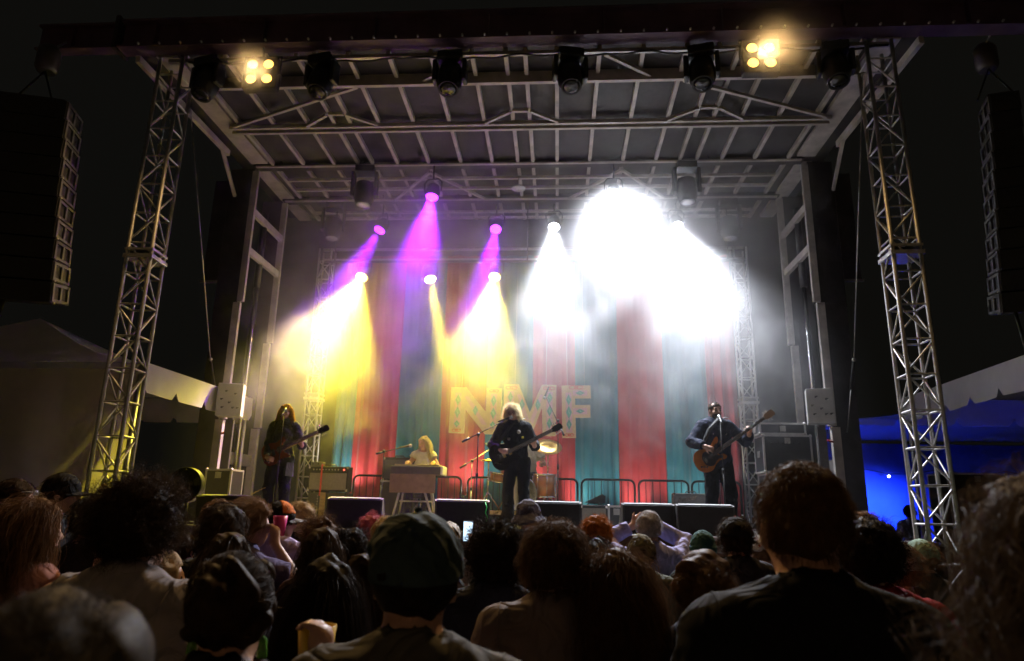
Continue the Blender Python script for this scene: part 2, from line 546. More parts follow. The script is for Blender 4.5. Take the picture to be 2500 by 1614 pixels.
def roof_column(label, s, xi):
    """xi = x of the inner face; s = +1 right, -1 left (outwards)"""
    t = thing('roof_column', label, 'column', (xi + s * 0.3, 11.5, 0), 0, 'telescoping columns carrying the roof')
    greyc = mat('grey weathered steel', (0.23, 0.21, 0.2), 0.5, 0.3, 0.3, 3, 0.3, 25)
    MB().box((xi + s * 0.27, 10.95, 3.75), (0.40, 0.14, 7.5)).build('front_mast', darkbeam, t)
    MB().box((xi + s * 0.27, 12.3, 3.75), (0.40, 0.14, 7.5)).build('rear_mast', darkbeam, t)
    for yy, zs, nm in ((10.86, 5.0, 'front'), (12.2, 4.6, 'rear')):
        MB().bar((xi, yy, zs), (xi, yy, 7.44), 0.11, 0.06, up=(0, 1, 0)).build(nm + '_rail', silver, t)
        MB().bar((xi + s * 0.05, yy, 3.0), (xi + s * 0.05, yy, zs - 0.02), 0.12, 0.07, up=(0, 1, 0)).build(nm + '_rail', silver, t)
        MB().bar((xi + s * 0.09, yy, 0.02), (xi + s * 0.09, yy, 2.98), 0.13, 0.08, up=(0, 1, 0)).build(nm + '_rail', silver, t)
    for z in (6.68, 5.95):
        MB().bar((xi, 10.9, z), (xi, 12.17, z), 0.07, 0.12).build('rung', silver, t)
    MB().bar((xi + s * 0.12, 10.9, 2.4), (xi + s * 0.12, 12.17, 2.4), 0.08, 0.2).build('rung', greyc, t)
    MB().tube((xi + s * 0.05, 11.5, 2.2), (xi + s * 0.05, 11.5, 5.5), 0.035, n=12).build('hydraulic_ram', chrome, t)
    MB().tube((xi + s * 0.05, 11.5, 5.45), (xi + s * 0.05, 11.5, 6.9), 0.06, n=12).build('ram_cylinder', black, t)
    MB().tube((xi + s * 0.16, 11.8, 1.4), (xi + s * 0.16, 11.8, 6.9), 0.022, n=8).build('side_pipe', blackmat, t)
    MB().box((xi + s * 0.62, 10.98, 6.35), (0.30, 0.1, 1.9)).build('wing_panel', darkbeam, t)
    MB().bar((xi + s * 0.47, 10.92, 5.4), (xi + s * 0.47, 10.92, 7.3), 0.03, 0.03, up=(0, 1, 0)).build('wing_edge', greyc, t)
    MB().bar((xi + s * 0.45, 10.92, 5.38), (xi + s * 0.8, 10.92, 5.38), 0.04, 0.04).build('wing_edge', greyc, t)
    MB().box((xi + s * 0.1, 10.9, 0.05), (0.7, 0.5, 0.1)).build('foot_plate', greyc, t)
    bx = thing('control_box', 'white hydraulic control box with black knobs on the %s column' % ('left' if s < 0 else 'right'), 'control box', (xi - s * 0.2 if s < 0 else xi - 0.22, 10.55, 2.98), R(16) * (-s), 'control boxes on the columns')
    MB().box((0, 0, 0.27), (0.38, 0.26, 0.52), None, 0.012).build('case', whitebox, bx, world=False)
    for i, (kx, kz) in enumerate(((-0.06, 0.4), (0.08, 0.36), (-0.12, 0.27), (0.0, 0.22), (0.06, 0.14), (0.13, 0.14), (-0.1, 0.14))):
        MB().tube((kx, -0.13, kz), (kx, -0.16, kz), 0.014, n=8).tube((kx, -0.155, kz), (kx + 0.03, -0.165, kz + 0.008), 0.007, n=6).build('knob', black, bx, world=False)
    MB().box((0, 0.17, 0.27), (0.1, 0.09, 0.3)).build('bracket', steel, bx, world=False)
    MB().box((0.0, 0.16, 0.02), (0.08, 0.08, 0.12)).box((0, 0.16, -1.5), (0.12, 0.12, 2.96)).build('pedestal', darkbeam, bx, world=False)
    for z in (2.75, 3.1, 3.45):
        MB().tube((xi + s * 0.02, 10.8, z), (xi - s * 0.08, 10.78, z + 0.02), 0.018, n=8).build('locking_pin', redplastic, t)
    return t


roof_column('dark telescoping roof column with silver rails left of the singer', -1, -5.42)
roof_column('dark telescoping roof column with silver rails right of the bassist', 1, 4.16)


def cable(name, label, pts, r, material, cat='cable', group=None):
    o = MB().path(pts, r, 6).build(name, material)
    tag(o, label, cat, group)
    return o


def guy(label, a, b, c):
    t = thing('guy_cable', label, 'cable', c, 0, 'diagonal guy cables')
    MB().tube(a, b, 0.008, n=6).build('wire', steel, t)
    MB().tube(b, (Vector(b) * .6 + Vector(c) * .4), 0.022, n=8).build('ratchet', blackmat, t)
    MB().tube((Vector(b) * .6 + Vector(c) * .4), c, 0.008, n=6).build('chain', steel, t)
    MB().ball(b, 0.03).build('shackle', steel, t)


guy('thin guy cable slanting from the left truss tower to the left column', (-5.08, 7.95, 7.2), (-5.46, 10.2, 3.85), (-5.5, 10.85, 2.9))
guy('thin guy cable slanting from the right truss tower to the right column', (3.9, 7.95, 7.2), (4.36, 10.2, 3.9), (4.42, 10.85, 2.9))

# ------------------------------------------------------------------ striped backdrop
REDC = mat('red curtain cloth', (0.38, 0.022, 0.028), 0.75, 0, 0.12, 3, 0.35, 120, transl=0.06, sheen=0.3)
TEAL = mat('teal curtain cloth', (0.012, 0.15, 0.205), 0.75, 0, 0.12, 3, 0.35, 120, transl=0.06, sheen=0.3)
CX = [-4.30, -3.92, -3.08, -2.25, -1.38, -0.49, 0.325, 1.13, 2.0, 2.80, 3.36]
bd = thing('striped_backdrop', 'tall curtain of alternating teal and red vertical stripes behind the band', 'curtain', (-0.5, 12.98, DECK))
for i in range(10):
    xa, xb = CX[i], CX[i + 1]
    m = MB()
    nx, nz = 36, 14
    ph = random.uniform(0, 6.28)
    for iz in range(nz + 1):
        z = DECK + 0.02 + (6.6 - DECK) * iz / nz
        for ix in range(nx + 1):
            u = ix / nx
            x = xa + (xb - xa) * u + (0.012 * math.sin(z * 2 + i) if 0 < ix < nx else 0)
            fold = 0.05 * math.sin(2 * math.pi * u * (2.2 + .5 * math.sin(i * 2.3)) + ph) + 0.012 * math.sin(2 * math.pi * u * 7 + ph * 2 + z * 0.5) + 0.03 * math.sin(z * 1.1 + u * 5 + i)
            edge = min(1, 8 * u, 8 * (1 - u))
            m.v.append((x, 12.98 + fold * edge * (1.0 - 0.35 * (z - DECK) / 5.2) + 0.01 * (i % 2), z))
    for iz in range(nz):
        for ix in range(nx):
            a = iz * (nx + 1) + ix
            m.f.append((a, a + 1, a + nx + 2, a + nx + 1)); m.smooth.append(True)
    o = m.build('curtain_panel', TEAL if i % 2 == 0 else REDC, bd)
    so = o.modifiers.new('thick', 'SOLIDIFY'); so.thickness = 0.006

# ------------------------------------------------------------------ NMF letters
cream = mat('cream painted board', (0.62, 0.47, 0.25), 0.7, 0, 0.12, 12, 0.1, 60)
pink = mat('pale pink paint', (0.66, 0.42, 0.42), 0.75, 0, 0.08, 15)
jade = mat('jade green paint', (0.10, 0.36, 0.27), 0.7, 0, 0.15, 20)
scar = mat('scarlet paint', (0.62, 0.09, 0.05), 0.7, 0, 0.1, 20)
mint = mat('pale mint paint', (0.4, 0.62, 0.5), 0.7, 0, 0.1, 20)


def letter_sign(ch, label, x0, z0, W, Hh, poly, inner, diamonds, scrolls, tilt):
    t = thing('letter_sign', label, 'sign', (x0 + W / 2, 12.72, z0), 0, 'big letters hung on the backdrop')
    t.rotation_euler = (0, tilt, 0)
    fr = ((-W / 2, 0, 0), (1, 0, 0), (0, 0, 1), (0, -1, 0))
    sc = lambda P: [(x * W, y * Hh) for x, y in P]
    for P in poly:
        pass
    MB().prism(sc(poly[0]), 0.0, 0.04, fr).build('letter_board', cream, t, world=False)
    for P in inner:
        MB().prism(sc(P), 0.0405, 0.046, fr).build('pink_inlay', pink, t, world=False)
    for (x, y, a, b) in diamonds:
        d = MB().prism([((x - a) * W, y * Hh), (x * W, (y - b) * Hh), ((x + a) * W, y * Hh), (x * W, (y + b) * Hh)], 0.0465, 0.051, fr).build('diamond', jade, t, world=False)
        pts = [(-W / 2 + (x + a * .4 * math.sin(k * 1.1) * (1 - k / 8)) * W, -0.054, (y + (k - 3) * b * 0.09) * Hh) for k in range(7)]
        MB().path(pts, 0.004, 5).build('squiggle', mint, d, world=False)
    for (x, y, r) in scrolls:
        for sx in (-1, 0, 1):
            pts = [(-W / 2 + x * W + sx * r * 1.15 + r * (1.0 if sx else .5) * math.cos(k * .5), -0.048, y * Hh + r * .55 * math.sin(k * .5)) for k in range(13)]
            MB().path(pts, 0.007, 5).build('scroll', scar, t, world=False)
    MB().tube((-W * .3, 0.02, Hh * .98), (-W * .3, 0.02, Hh + 2.4), 0.004, n=5).build('hanging_wire', steel, t, world=False)
    MB().tube((W * .3, 0.02, Hh * .98), (W * .3, 0.02, Hh + 2.4), 0.004, n=5).build('hanging_wire', steel, t, world=False)
    return t


nP = [(0, 0), (.30, 0), (.30, .52), (.70, 0), (1, 0), (1, 1), (.70, 1), (.70, .48), (.30, 1), (0, 1)]
nI = [[(.09, .12), (.21, .12), (.21, .88), (.09, .88)], [(.79, .12), (.91, .12), (.91, .88), (.79, .88)], [(.27, .80), (.36, .80), (.73, .20), (.64, .20)]]
letter_sign('N', 'large cream letter N with green diamonds hung on the curtain', -2.03, 3.0, 0.96, 0.86, [nP], nI,
            [(.15, .72, .055, .13), (.15, .45, .055, .13), (.15, .2, .055, .08), (.85, .72, .055, .13), (.85, .45, .055, .13), (.85, .2, .055, .08), (.5, .5, .05, .11)], [(.15, .06, .04), (.85, .94, .04)], R(1))
mP = [(0, 0), (.25, 0), (.27, .55), (.42, .12), (.58, .12), (.73, .55), (.75, 0), (1, 0), (1, 1), (.72, 1), (.5, .45), (.28, 1), (0, 1)]
mI = [[(.07, .1), (.18, .1), (.19, .86), (.07, .86)], [(.82, .1), (.93, .1), (.93, .86), (.81, .86)], [(.25, .80), (.31, .80), (.49, .30), (.44, .2)], [(.51, .30), (.69, .80), (.75, .80), (.56, .2)]]
letter_sign('M', 'large cream letter M with green diamonds hung on the curtain', -1.02, 2.98, 0.98, 0.95, [mP], mI,
            [(.125, .74, .05, .11), (.125, .48, .05, .11), (.125, .24, .05, .11), (.875, .74, .05, .11), (.875, .48, .05, .11), (.875, .24, .05, .11), (.35, .6, .05, .12), (.65, .6, .05, .12)], [(.14, .93, .05), (.86, .93, .05)], R(0.5))
fP = [(0, 0), (.46, 0), (.46, .38), (.97, .38), (.97, .62), (.46, .62), (.46, .75), (1, .75), (1, 1), (0, 1)]
fI = [[(.13, .1), (.34, .1), (.34, .86), (.13, .86)], [(.38, .80), (.88, .80), (.88, .9), (.38, .9)], [(.38, .44), (.86, .44), (.86, .56), (.38, .56)]]
letter_sign('F', 'large cream letter F with green diamonds hung on the curtain', 0.08, 2.95, 0.54, 0.97, [fP], fI,
            [(.235, .72, .09, .11), (.235, .48, .1, .13), (.235, .25, .09, .11), (.63, .85, .16, .045), (.62, .5, .15, .045)], [(.5, .96, .06), (.24, .05, .04)], R(-1))

# ------------------------------------------------------------------ crowd barriers behind the band
barmat = mat('black barrier steel', (0.012, 0.013, 0.014), 0.6, 0.0, 0.2, 10, spec=0.2)


def barrier(xa, xb, label):
    t = thing('crowd_barrier', label, 'barrier', ((xa + xb) / 2, 12.55, DECK), 0, 'low steel barriers in front of the curtain')
    w = (xb - xa) / 2
    zt, r = 0.80, 0.1
    pts = [(-w, 0, 0.12), (-w, 0, zt - r)] + [(-w + r - r * math.cos(a), 0, zt - r + r * math.sin(a)) for a in (0.4, .8, 1.2)] + [(-w + r, 0, zt), (w - r, 0, zt)] + [(w - r + r * math.sin(a), 0, zt - r + r * math.cos(a)) for a in (0.4, .8, 1.2)] + [(w, 0, zt - r), (w, 0, 0.12)]
    MB().path(pts, 0.02, 8).build('frame', barmat, t, world=False)
    MB().tube((-w, 0, 0.14), (w, 0, 0.14), 0.014).build('bottom_rail', barmat, t, world=False)
    nb = max(4, int((xb - xa) / 0.11))
    bm_ = MB().tube((0, 0, 0.14), (0, 0, zt), 0.007, n=5).mesh('bar'); bm_.materials.append(barmat)
    for i in range(1, nb):
        inst(bm_, 'bar', (-w + 2 * w * i / nb, 0, 0), t)
    for sx in (-w + 0.15, w - 0.15):
        MB().box((sx, 0, 0.07), (0.05, 0.4, 0.14)).build('foot', barmat, t, world=False)


for xa, xb, lb in ((-3.72, -2.85, 'black crowd barrier behind the left guitar amplifier'), (-2.8, -1.74, 'black crowd barrier behind the keyboard player'), (-1.62, -0.7, 'black crowd barrier left of the drum kit'), (-0.6, 0.35, 'black crowd barrier right of the drum kit'),
                   (0.42, 1.36, 'black crowd barrier in front of the third teal stripe right of the letter F'), (1.43, 2.30, 'black crowd barrier behind the small grey amplifier'), (2.36, 3.2, 'black crowd barrier behind the bassist')):
    barrier(xa, xb, lb)
# ------------------------------------------------------------------ lamps of the rig


def spot(parent, loc, target, col, power, angle, blend=0.6, size=0.08):
    ld = bpy.data.lights.new('spot_beam', 'SPOT')
    ld.color = col
    ld.energy = power
    ld.spot_size = R(angle)
    ld.spot_blend = blend
    ld.shadow_soft_size = size
    o = bpy.data.objects.new('spot_beam', ld)
    COL.objects.link(o)
    o.parent = parent
    d = Vector(target) - Vector(loc)
    o.location = Vector(loc) - origin_of(parent)
    o.rotation_euler = d.to_track_quat('-Z', 'Y').to_euler()
    return o


def aim_frame(d):
    d = Vector(d).normalized()
    q = d.to_track_quat('-Z', 'Y')
    return q.to_matrix()


def par_lamp(label, loc, target, col, hang_z, power, angle, lens_str, blend=0.5):
    """round LED par: loc is the lens centre"""
    loc = Vector(loc)
    t = thing('stage_lamp', label, 'stage lamp', loc, 0, 'lit stage lamps on the rear rig')
    d = (Vector(target) - loc).normalized()
    M3 = aim_frame(d)
    b = loc - d * 0.02
    ax = -d
    MB().lathe([(0.115, 0.0), (0.125, 0.02), (0.125, 0.12), (0.10, 0.22), (0.05, 0.27), (0.0, 0.275)], b, ax, 20).build('housing', black, t)
    MB().lathe([(0.118, 0.0), (0.125, -0.02), (0.108, -0.02), (0.108, 0.0)], b, ax, 20).build('rim', black, t)
    em = emitter('lit lens ' + label.split()[0], col, lens_str)
    k = 0
    for ring, nn in ((0.0, 1), (0.045, 6), (0.085, 12)):
        for i in range(nn):
            a = 2 * math.pi * i / nn
            p = loc + M3 @ Vector((ring * math.cos(a), ring * math.sin(a), 0))
            MB().lathe([(0.0, 0.012), (0.012, 0.008), (0.018, 0.0)], p, d, 8).build('led_lens', em, t)
    top = Vector((loc.x, loc.y + 0.08, hang_z))
    side = M3 @ Vector((1, 0, 0))
    c = b + ax * 0.1
    pts = [c + side * 0.15, c + side * 0.16 + Vector((0, 0, 0.17)), c + Vector((0, 0, 0.24)) + side * .1, c + Vector((0, 0, 0.24)) - side * .1, c - side * 0.16 + Vector((0, 0, 0.17)), c - side * 0.15]
    MB().path(pts, 0.013, 6).build('yoke', black, t)
    MB().tube(c + Vector((0, 0, 0.23)), (c.x, c.y, hang_z), 0.016).build('clamp', blackmat, t)
    spot(t, loc + d * 0.05, target, col, power, angle, 1.0)
    return t


PUR = (0.33, 0.01, 1.0)
WHT = (0.86, 0.9, 1.0)
YEL = (1.0, 0.80, 0.05)
# purple
par_lamp('purple lit stage lamp, highest of the three purple ones', (-2.19, 10.75, 6.85), (-2.5, 9.2, 1.4), PUR, 7.46, 5200, 38, 40)
par_lamp('purple lit stage lamp farthest left in the rear rig', (-3.48, 12.2, 6.86), (-5.2, 10.0, 1.4), PUR, 7.4, 5500, 28, 40)
par_lamp('purple lit stage lamp above the letter M', (-1.21, 12.2, 6.86), (-1.5, 9.0, 1.4), PUR, 7.4, 4000, 24, 40)
# white
par_lamp('white lit stage lamp, highest of the three white ones', (0.94, 10.75, 6.86), (1.0, 7.0, 1.4), WHT, 7.46, 4600, 84, 90)
par_lamp('white lit stage lamp above the letter F', (-0.09, 12.2, 6.9), (-0.25, 9.8, 1.4), WHT, 7.4, 3000, 44, 90)
par_lamp('white lit stage lamp farthest right in the rear rig', (2.24, 12.2, 6.9), (2.75, 9.5, 1.4), WHT, 7.4, 3600, 60, 90)
# yellow, on the lower bar in front of the curtain
t = thing('lamp_bar', 'long black bar carrying the yellow lamps in front of the curtain', 'pipe', (-2.5, 12.45, 6.3))
MB().tube((-4.6, 12.45, 6.3), (3.4, 12.45, 6.3), 0.025).build('pipe', blackmat, t)
for x in (-4.4, -0.6, 3.2):
    MB().tube((x, 12.45, 6.3), (x, 12.3, 7.46), 0.012).build('drop_arm', blackmat, t)
par_lamp('yellow lit stage lamp farthest left above the red stripe', (-3.81, 12.36, 5.95), (-4.25, 9.6, 1.4), YEL, 6.3, 7200, 54, 90)
par_lamp('yellow lit stage lamp with a narrow beam in the middle of the yellow ones', (-2.46, 12.36, 5.9), (-1.2, 10.4, 1.4), YEL, 6.3, 6000, 14, 90)
par_lamp('yellow lit stage lamp right of the narrow yellow beam', (-1.22, 12.36, 5.95), (-1.5, 10.0, 1.4), YEL, 6.3, 6200, 44, 90)


# amber four-lamp blinders on the front header
def blinder(label, loc):
    loc = Vector(loc)
    t = thing('blinder_light', label, 'stage lamp', loc, 0, 'amber four-lamp blinders')
    MB().box(loc + Vector((0, 0.07, 0)), (0.46, 0.14, 0.46), None, 0.02).build('housing', black, t)
    AMB = (1.0, 0.60, 0.22)
    for sx in (-1, 1):
        for sz in (-1, 1):
            p = loc + Vector((sx * 0.107, 0, sz * 0.107))
            MB().lathe([(0.0, 0.025), (0.045, 0.018), (0.07, 0.0)], p, (0, -1, -0.25), 16).build('lamp_lens', emitter('amber lamp lens', (1.0, 0.52, 0.09), 2.8), t)
            MB().lathe([(0.072, 0.0), (0.08, 0.03), (0.086, 0.0)], p, (0, -1, -0.25), 16).build('lamp_rim', black, t)
    MB().tube(loc + Vector((0, 0.07, 0.22)), loc + Vector((0, 0.02, 0.40)), 0.016).build('clamp', blackmat, t)
    MB().path([loc + Vector((-0.25, 0.06, 0)), loc + Vector((-0.25, 0.06, 0.27)), loc + Vector((0.25, 0.06, 0.27)), loc + Vector((0.25, 0.06, 0))], 0.012, 6).build('yoke', black, t)
    spot(t, loc + Vector((0, -0.06, 0)), loc + Vector((0.0, -6.0, -5.6)), AMB, 900, 130, 0.9, 0.15)


blinder('amber four-lamp blinder at the left of the front beam', (-3.93, 7.62, 7.16))
blinder('amber four-lamp blinder at the right of the front beam in drifting smoke', (2.53, 7.62, 7.23))


# small warm uplights in front of the barriers; right three added to brighten the curtain
for x_, lb_ in ((-3.80, 'small warm floor uplight at the curtain foot behind the left amplifier'), (-1.68, 'small warm floor uplight at the curtain foot right of the keyboard'), (-0.65, 'small warm floor uplight at the curtain foot behind the drums'),
                (0.385, 'added warm floor uplight at the curtain foot below the letter F'), (1.395, 'added warm floor uplight at the curtain foot behind the small grey amplifier'), (2.33, 'added warm floor uplight at the curtain foot behind the bassist')):
    zz_ = DECK + (0.42 if x_ < 0 else 0.12)
    t = thing('floor_uplight', lb_, 'stage lamp', (x_, 12.5, DECK), 0, 'small uplights at the curtain foot')
    MB().lathe([(0.045, 0.0), (0.06, 0.05), (0.06, 0.10), (0.05, 0.11)], (x_, 12.5, zz_ - 0.05), (0, 0.6, 1), 14).build('can', black, t)
    MB().lathe([(0.0, 0.115), (0.03, 0.113), (0.048, 0.106)][::-1], (x_, 12.5, zz_ - 0.05), (0, 0.6, 1), 14).build('lens', emitter('warm uplight lens', (1.0, 0.85, 0.6), 12.0), t)
    MB().tube((x_, 12.5, DECK + 0.01), (x_, 12.5, zz_ - 0.04), 0.014).build('stem', blackmat, t)
    MB().box((x_, 12.5, DECK + 0.008), (0.16, 0.16, 0.016)).build('base', blackmat, t)
    spot(t, (x_, 12.57, zz_ + 0.1), (x_, 12.98, zz_ + 1.5), (1.0, 0.88, 0.74), 42, 130, 1.0, 0.05)


# unlit moving heads
def moving_head(label, loc, top, group, tiltx=0.0, sc=1.0, lens='dark'):
    """loc = centre of the head; hangs from a beam at height top"""
    t = thing('moving_head_light', label, 'stage lamp', loc, 0, group)
    t.rotation_euler = (0, 0, random.uniform(-.3, .3))
    s = sc
    h = top - loc[2]
    MB().box((0, 0, h - 0.06), (0.28 * s, 0.22 * s, 0.12), None, 0.02).build('base', black, t, world=False)
    MB().tube((-0.08, 0, h), (-0.08, 0, h + 0.08), 0.02).tube((0.08, 0, h), (0.08, 0, h + 0.08), 0.02).build('clamp', blackmat, t, world=False)
    for sx in (-1, 1):
        MB().box((sx * 0.17 * s, 0, (h - 0.12) / 2 - 0.02), (0.05 * s, 0.14 * s, h - 0.04), None, 0.02).build('yoke_arm', black, t, world=False)
    hd = thing('head', None, None)
    bpy.data.objects.remove(hd)
    ax = Vector((0, -math.cos(tiltx), -math.sin(tiltx)))
    MB().lathe([(0.06 * s, -0.20 * s), (0.125 * s, -0.16 * s), (0.14 * s, -0.04 * s), (0.14 * s, 0.10 * s), (0.115 * s, 0.17 * s), (0.115 * s, 0.19 * s), (0.10 * s, 0.185 * s)], (0, 0, 0), ax, 24).build('head', black, t, world=False)
    gl = mat('dark lens glass', (0.03, 0.03, 0.035), 0.08, 0, 0.1, 5, spec=0.8) if lens == 'dark' else mat('pale lens glass', (0.7, 0.7, 0.75), 0.1, 0.4, 0.1, 5)
    MB().lathe([(0.10 * s, 0.184 * s), (0.07 * s, 0.196 * s), (0.0, 0.2 * s)], (0, 0, 0), ax, 24).build('lens', gl, t, world=False)
    return t


FG = 'unlit moving heads on the front beam'
for x, lb in ((-4.69, 'unlit black moving head leftmost on the front beam beside the left tower'), (-3.13, 'unlit black moving head just right of the left amber blinder'), (-1.42, 'unlit black moving head left of the roof centre'), (0.14, 'unlit black moving head right of the roof centre'),
              (1.81, 'unlit black moving head just left of the right amber blinder'), (3.46, 'unlit black moving head rightmost on the front beam beside the right tower')):
    moving_head(lb, (x, 7.72, 7.07), 7.42, FG, 1.25, 1.15)
BGp = 'unlit moving heads deep in the roof'
for p, lb in (((-3.4, 10.8, 6.95), 'unlit moving head left of the highest purple lamp'), ((-4.45, 12.3, 6.95), 'unlit moving head nearest the left column in the rear rig'), ((2.17, 10.8, 6.95), 'unlit moving head right of the highest white lamp'), ((3.23, 12.3, 6.9), 'unlit moving head nearest the right column in the rear rig')):
    moving_head(lb, p, 7.45, BGp, 1.5, 1.2, 'pale')
t = thing('smoke_detector_dish', 'small pale disc hanging at the roof centre', 'roof disc', (-0.72, 11.2, 7.2))
MB().lathe([(0.0, 0.0), (0.12, 0.01), (0.13, 0.03), (0.0, 0.05)], (-0.72, 11.2, 7.2), (0, 0, 1), 20).build('disc', whitebox, t)
MB().tube((-0.72, 11.2, 7.24), (-0.72, 11.2, 7.47), 0.01).build('stem', steel, t)
pts = []
for i in range(60):
    x = -5.0 + i * 0.155
    pts.append((x, 7.74, 7.43 - 0.05 * abs(math.sin(i * 0.32)) - 0.015 * math.sin(i * 1.7)))
cable('power_cable', 'black cable looping along under the front beam between the moving heads', pts, 0.014, rubber)

# ------------------------------------------------------------------ smoke


def smoke_volume(name, label, box, dens, aniso, code, col=(0.97, 0.97, 0.985), step=5.0, vox=0.08):
    """a voxel cloud: the density field is evaluated once on a grid"""
    (xa, xb), (ya, yb), (za, zb) = box
    o = MB().box(((xa + xb) / 2, (ya + yb) / 2, (za + zb) / 2), (xb - xa, yb - ya, zb - za)).build(name, bpy.data.materials.new(name))
    tag(o, label, 'smoke', kind='stuff')
    m = o.data.materials[0]
    m.use_nodes = True
    nt = m.node_tree
    nt.nodes.clear()
    out = nt.nodes.new('ShaderNodeOutputMaterial')
    pv = nt.nodes.new('ShaderNodeVolumePrincipled')
    pv.inputs['Color'].default_value = (*col, 1)
    pv.inputs['Anisotropy'].default_value = aniso
    pv.inputs['Density'].default_value = 1.0
    nt.links.new(pv.outputs[0], out.inputs['Volume'])
    m.cycles.volume_step_rate = step
    gt = bpy.data.node_groups.new(name, 'GeometryNodeTree')
    gt.interface.new_socket('Geometry', in_out='INPUT', socket_type='NodeSocketGeometry')
    gt.interface.new_socket('Geometry', in_out='OUTPUT', socket_type='NodeSocketGeometry')
    go = gt.nodes.new('NodeGroupOutput')
    vc = gt.nodes.new('GeometryNodeVolumeCube')
    vc.inputs['Min'].default_value = (xa, ya, za)
    vc.inputs['Max'].default_value = (xb, yb, zb)
    vc.inputs['Resolution X'].default_value = int((xb - xa) / vox)
    vc.inputs['Resolution Y'].default_value = int((yb - ya) / vox)
    vc.inputs['Resolution Z'].default_value = int((zb - za) / vox)
    pos = gt.nodes.new('GeometryNodeInputPosition')
    code(gt, pos.outputs[0], vc.inputs['Density'], dens)
    sm = gt.nodes.new('GeometryNodeSetMaterial')
    sm.inputs['Material'].default_value = m
    gt.links.new(vc.outputs[0], sm.inputs['Geometry'])
    gt.links.new(sm.outputs[0], go.inputs[0])
    md = o.modifiers.new('smoke', 'NODES')
    md.node_group = gt
    return o


def nmath(nt, op, a, b=None, clamp=False):
    n = nt.nodes.new('ShaderNodeMath')
    n.operation = op
    n.use_clamp = clamp
    for i, v in enumerate((a, b)):
        if v is None: continue
        if isinstance(v, (int, float)): n.inputs[i].default_value = v
        else: nt.links.new(v, n.inputs[i])
    return n.outputs[0]


def vmath(nt, op, a, vec):
    n = nt.nodes.new('ShaderNodeVectorMath')
    n.operation = op
    nt.links.new(a, n.inputs[0])
    n.inputs[1].default_value = vec
    return n.outputs[0]


def nnoise(nt, pos, scale, detail, rough=0.55, dist=0.0, off=(0, 0, 0), sc=(1, 1, 1)):
    p = vmath(nt, 'MULTIPLY', vmath(nt, 'ADD', pos, off), sc)
    n = nt.nodes.new('ShaderNodeTexNoise')
    n.inputs['Scale'].default_value = scale
    n.inputs['Detail'].default_value = detail
    n.inputs['Roughness'].default_value = rough
    n.inputs['Distortion'].default_value = dist
    nt.links.new(p, n.inputs['Vector'])
    return n.outputs[0]


def nblob(nt, pos, c, r, pw=1.0):
    """1 at the centre c falling to 0 at the ellipsoid radius r"""
    p = vmath(nt, 'MULTIPLY', vmath(nt, 'SUBTRACT', pos, c), (1 / r[0], 1 / r[1], 1 / r[2]))
    ln = nt.nodes.new('ShaderNodeVectorMath')
    ln.operation = 'LENGTH'
    nt.links.new(p, ln.inputs[0])
    return nmath(nt, 'SUBTRACT', 1.0, ln.outputs['Value'])


def stage_code(nt, pos, dst, dens):
    n1 = nnoise(nt, pos, 1.35, 7.0, 0.62, 0.7)
    b1 = nblob(nt, pos, (1.15, 11.9, 5.0), (2.7, 1.75, 2.6))      # drifting cloud round the white lamps
    b2 = nblob(nt, pos, (-3.5, 11.7, 4.6), (1.8, 1.8, 2.0))     # cloud under the yellow lamps on the left
    b3 = nblob(nt, pos, (-1.2, 11.7, 4.8), (1.3, 1.8, 1.8))     # cloud in the middle
    b4 = nblob(nt, pos, (-2.5, 10.9, 6.3), (1.7, 1.7, 1.3))     # haze round the purple lamps
    bl = nmath(nt, 'MAXIMUM', nmath(nt, 'MAXIMUM', b1, b4), nmath(nt, 'MAXIMUM', b2, b3))
    s = nmath(nt, 'ADD', nmath(nt, 'MULTIPLY', bl, 1.0), nmath(nt, 'MULTIPLY', nmath(nt, 'SUBTRACT', n1, 0.5), 4.6))
    s = nmath(nt, 'MULTIPLY', nmath(nt, 'SUBTRACT', s, 0.06), 1.5, clamp=True)
    d = nmath(nt, 'MULTIPLY', s, dens)
    sep = nt.nodes.new('ShaderNodeSeparateXYZ')
    nt.links.new(pos, sep.inputs[0])
    hz = nmath(nt, 'MULTIPLY', nmath(nt, 'SUBTRACT', sep.outputs[2], 2.7), 0.5, clamp=True)
    hy = nmath(nt, 'MULTIPLY', nmath(nt, 'SUBTRACT', sep.outputs[1], 9.3), 0.6, clamp=True)
    d = nmath(nt, 'ADD', d, nmath(nt, 'MULTIPLY', nmath(nt, 'MULTIPLY', hz, hy), nmath(nt, 'MULTIPLY', n1, 0.2)))
    d = nmath(nt, 'ADD', d, 0.004)
    b5 = nblob(nt, pos, (2.0, 10.6, 6.4), (2.8, 2.4, 1.6))      # thin veil drifting up to the roof
    d = nmath(nt, 'ADD', d, nmath(nt, 'MULTIPLY', nmath(nt, 'MULTIPLY', b5, 1.0, clamp=True), nmath(nt, 'MULTIPLY', n1, 0.22)))
    d = nmath(nt, 'ADD', d, nmath(nt, 'MULTIPLY', nmath(nt, 'MULTIPLY', b4, 0.7, clamp=True), nmath(nt, 'MULTIPLY', n1, 0.9)))
    nt.links.new(d, dst)


smoke_volume('stage_smoke', 'drifting stage smoke lit white, yellow and purple under the roof', ((-5.15, 3.95), (8.6, 12.85), (1.42, 7.44)), 0.15, 0.35, stage_code, vox=0.065, step=6.0)


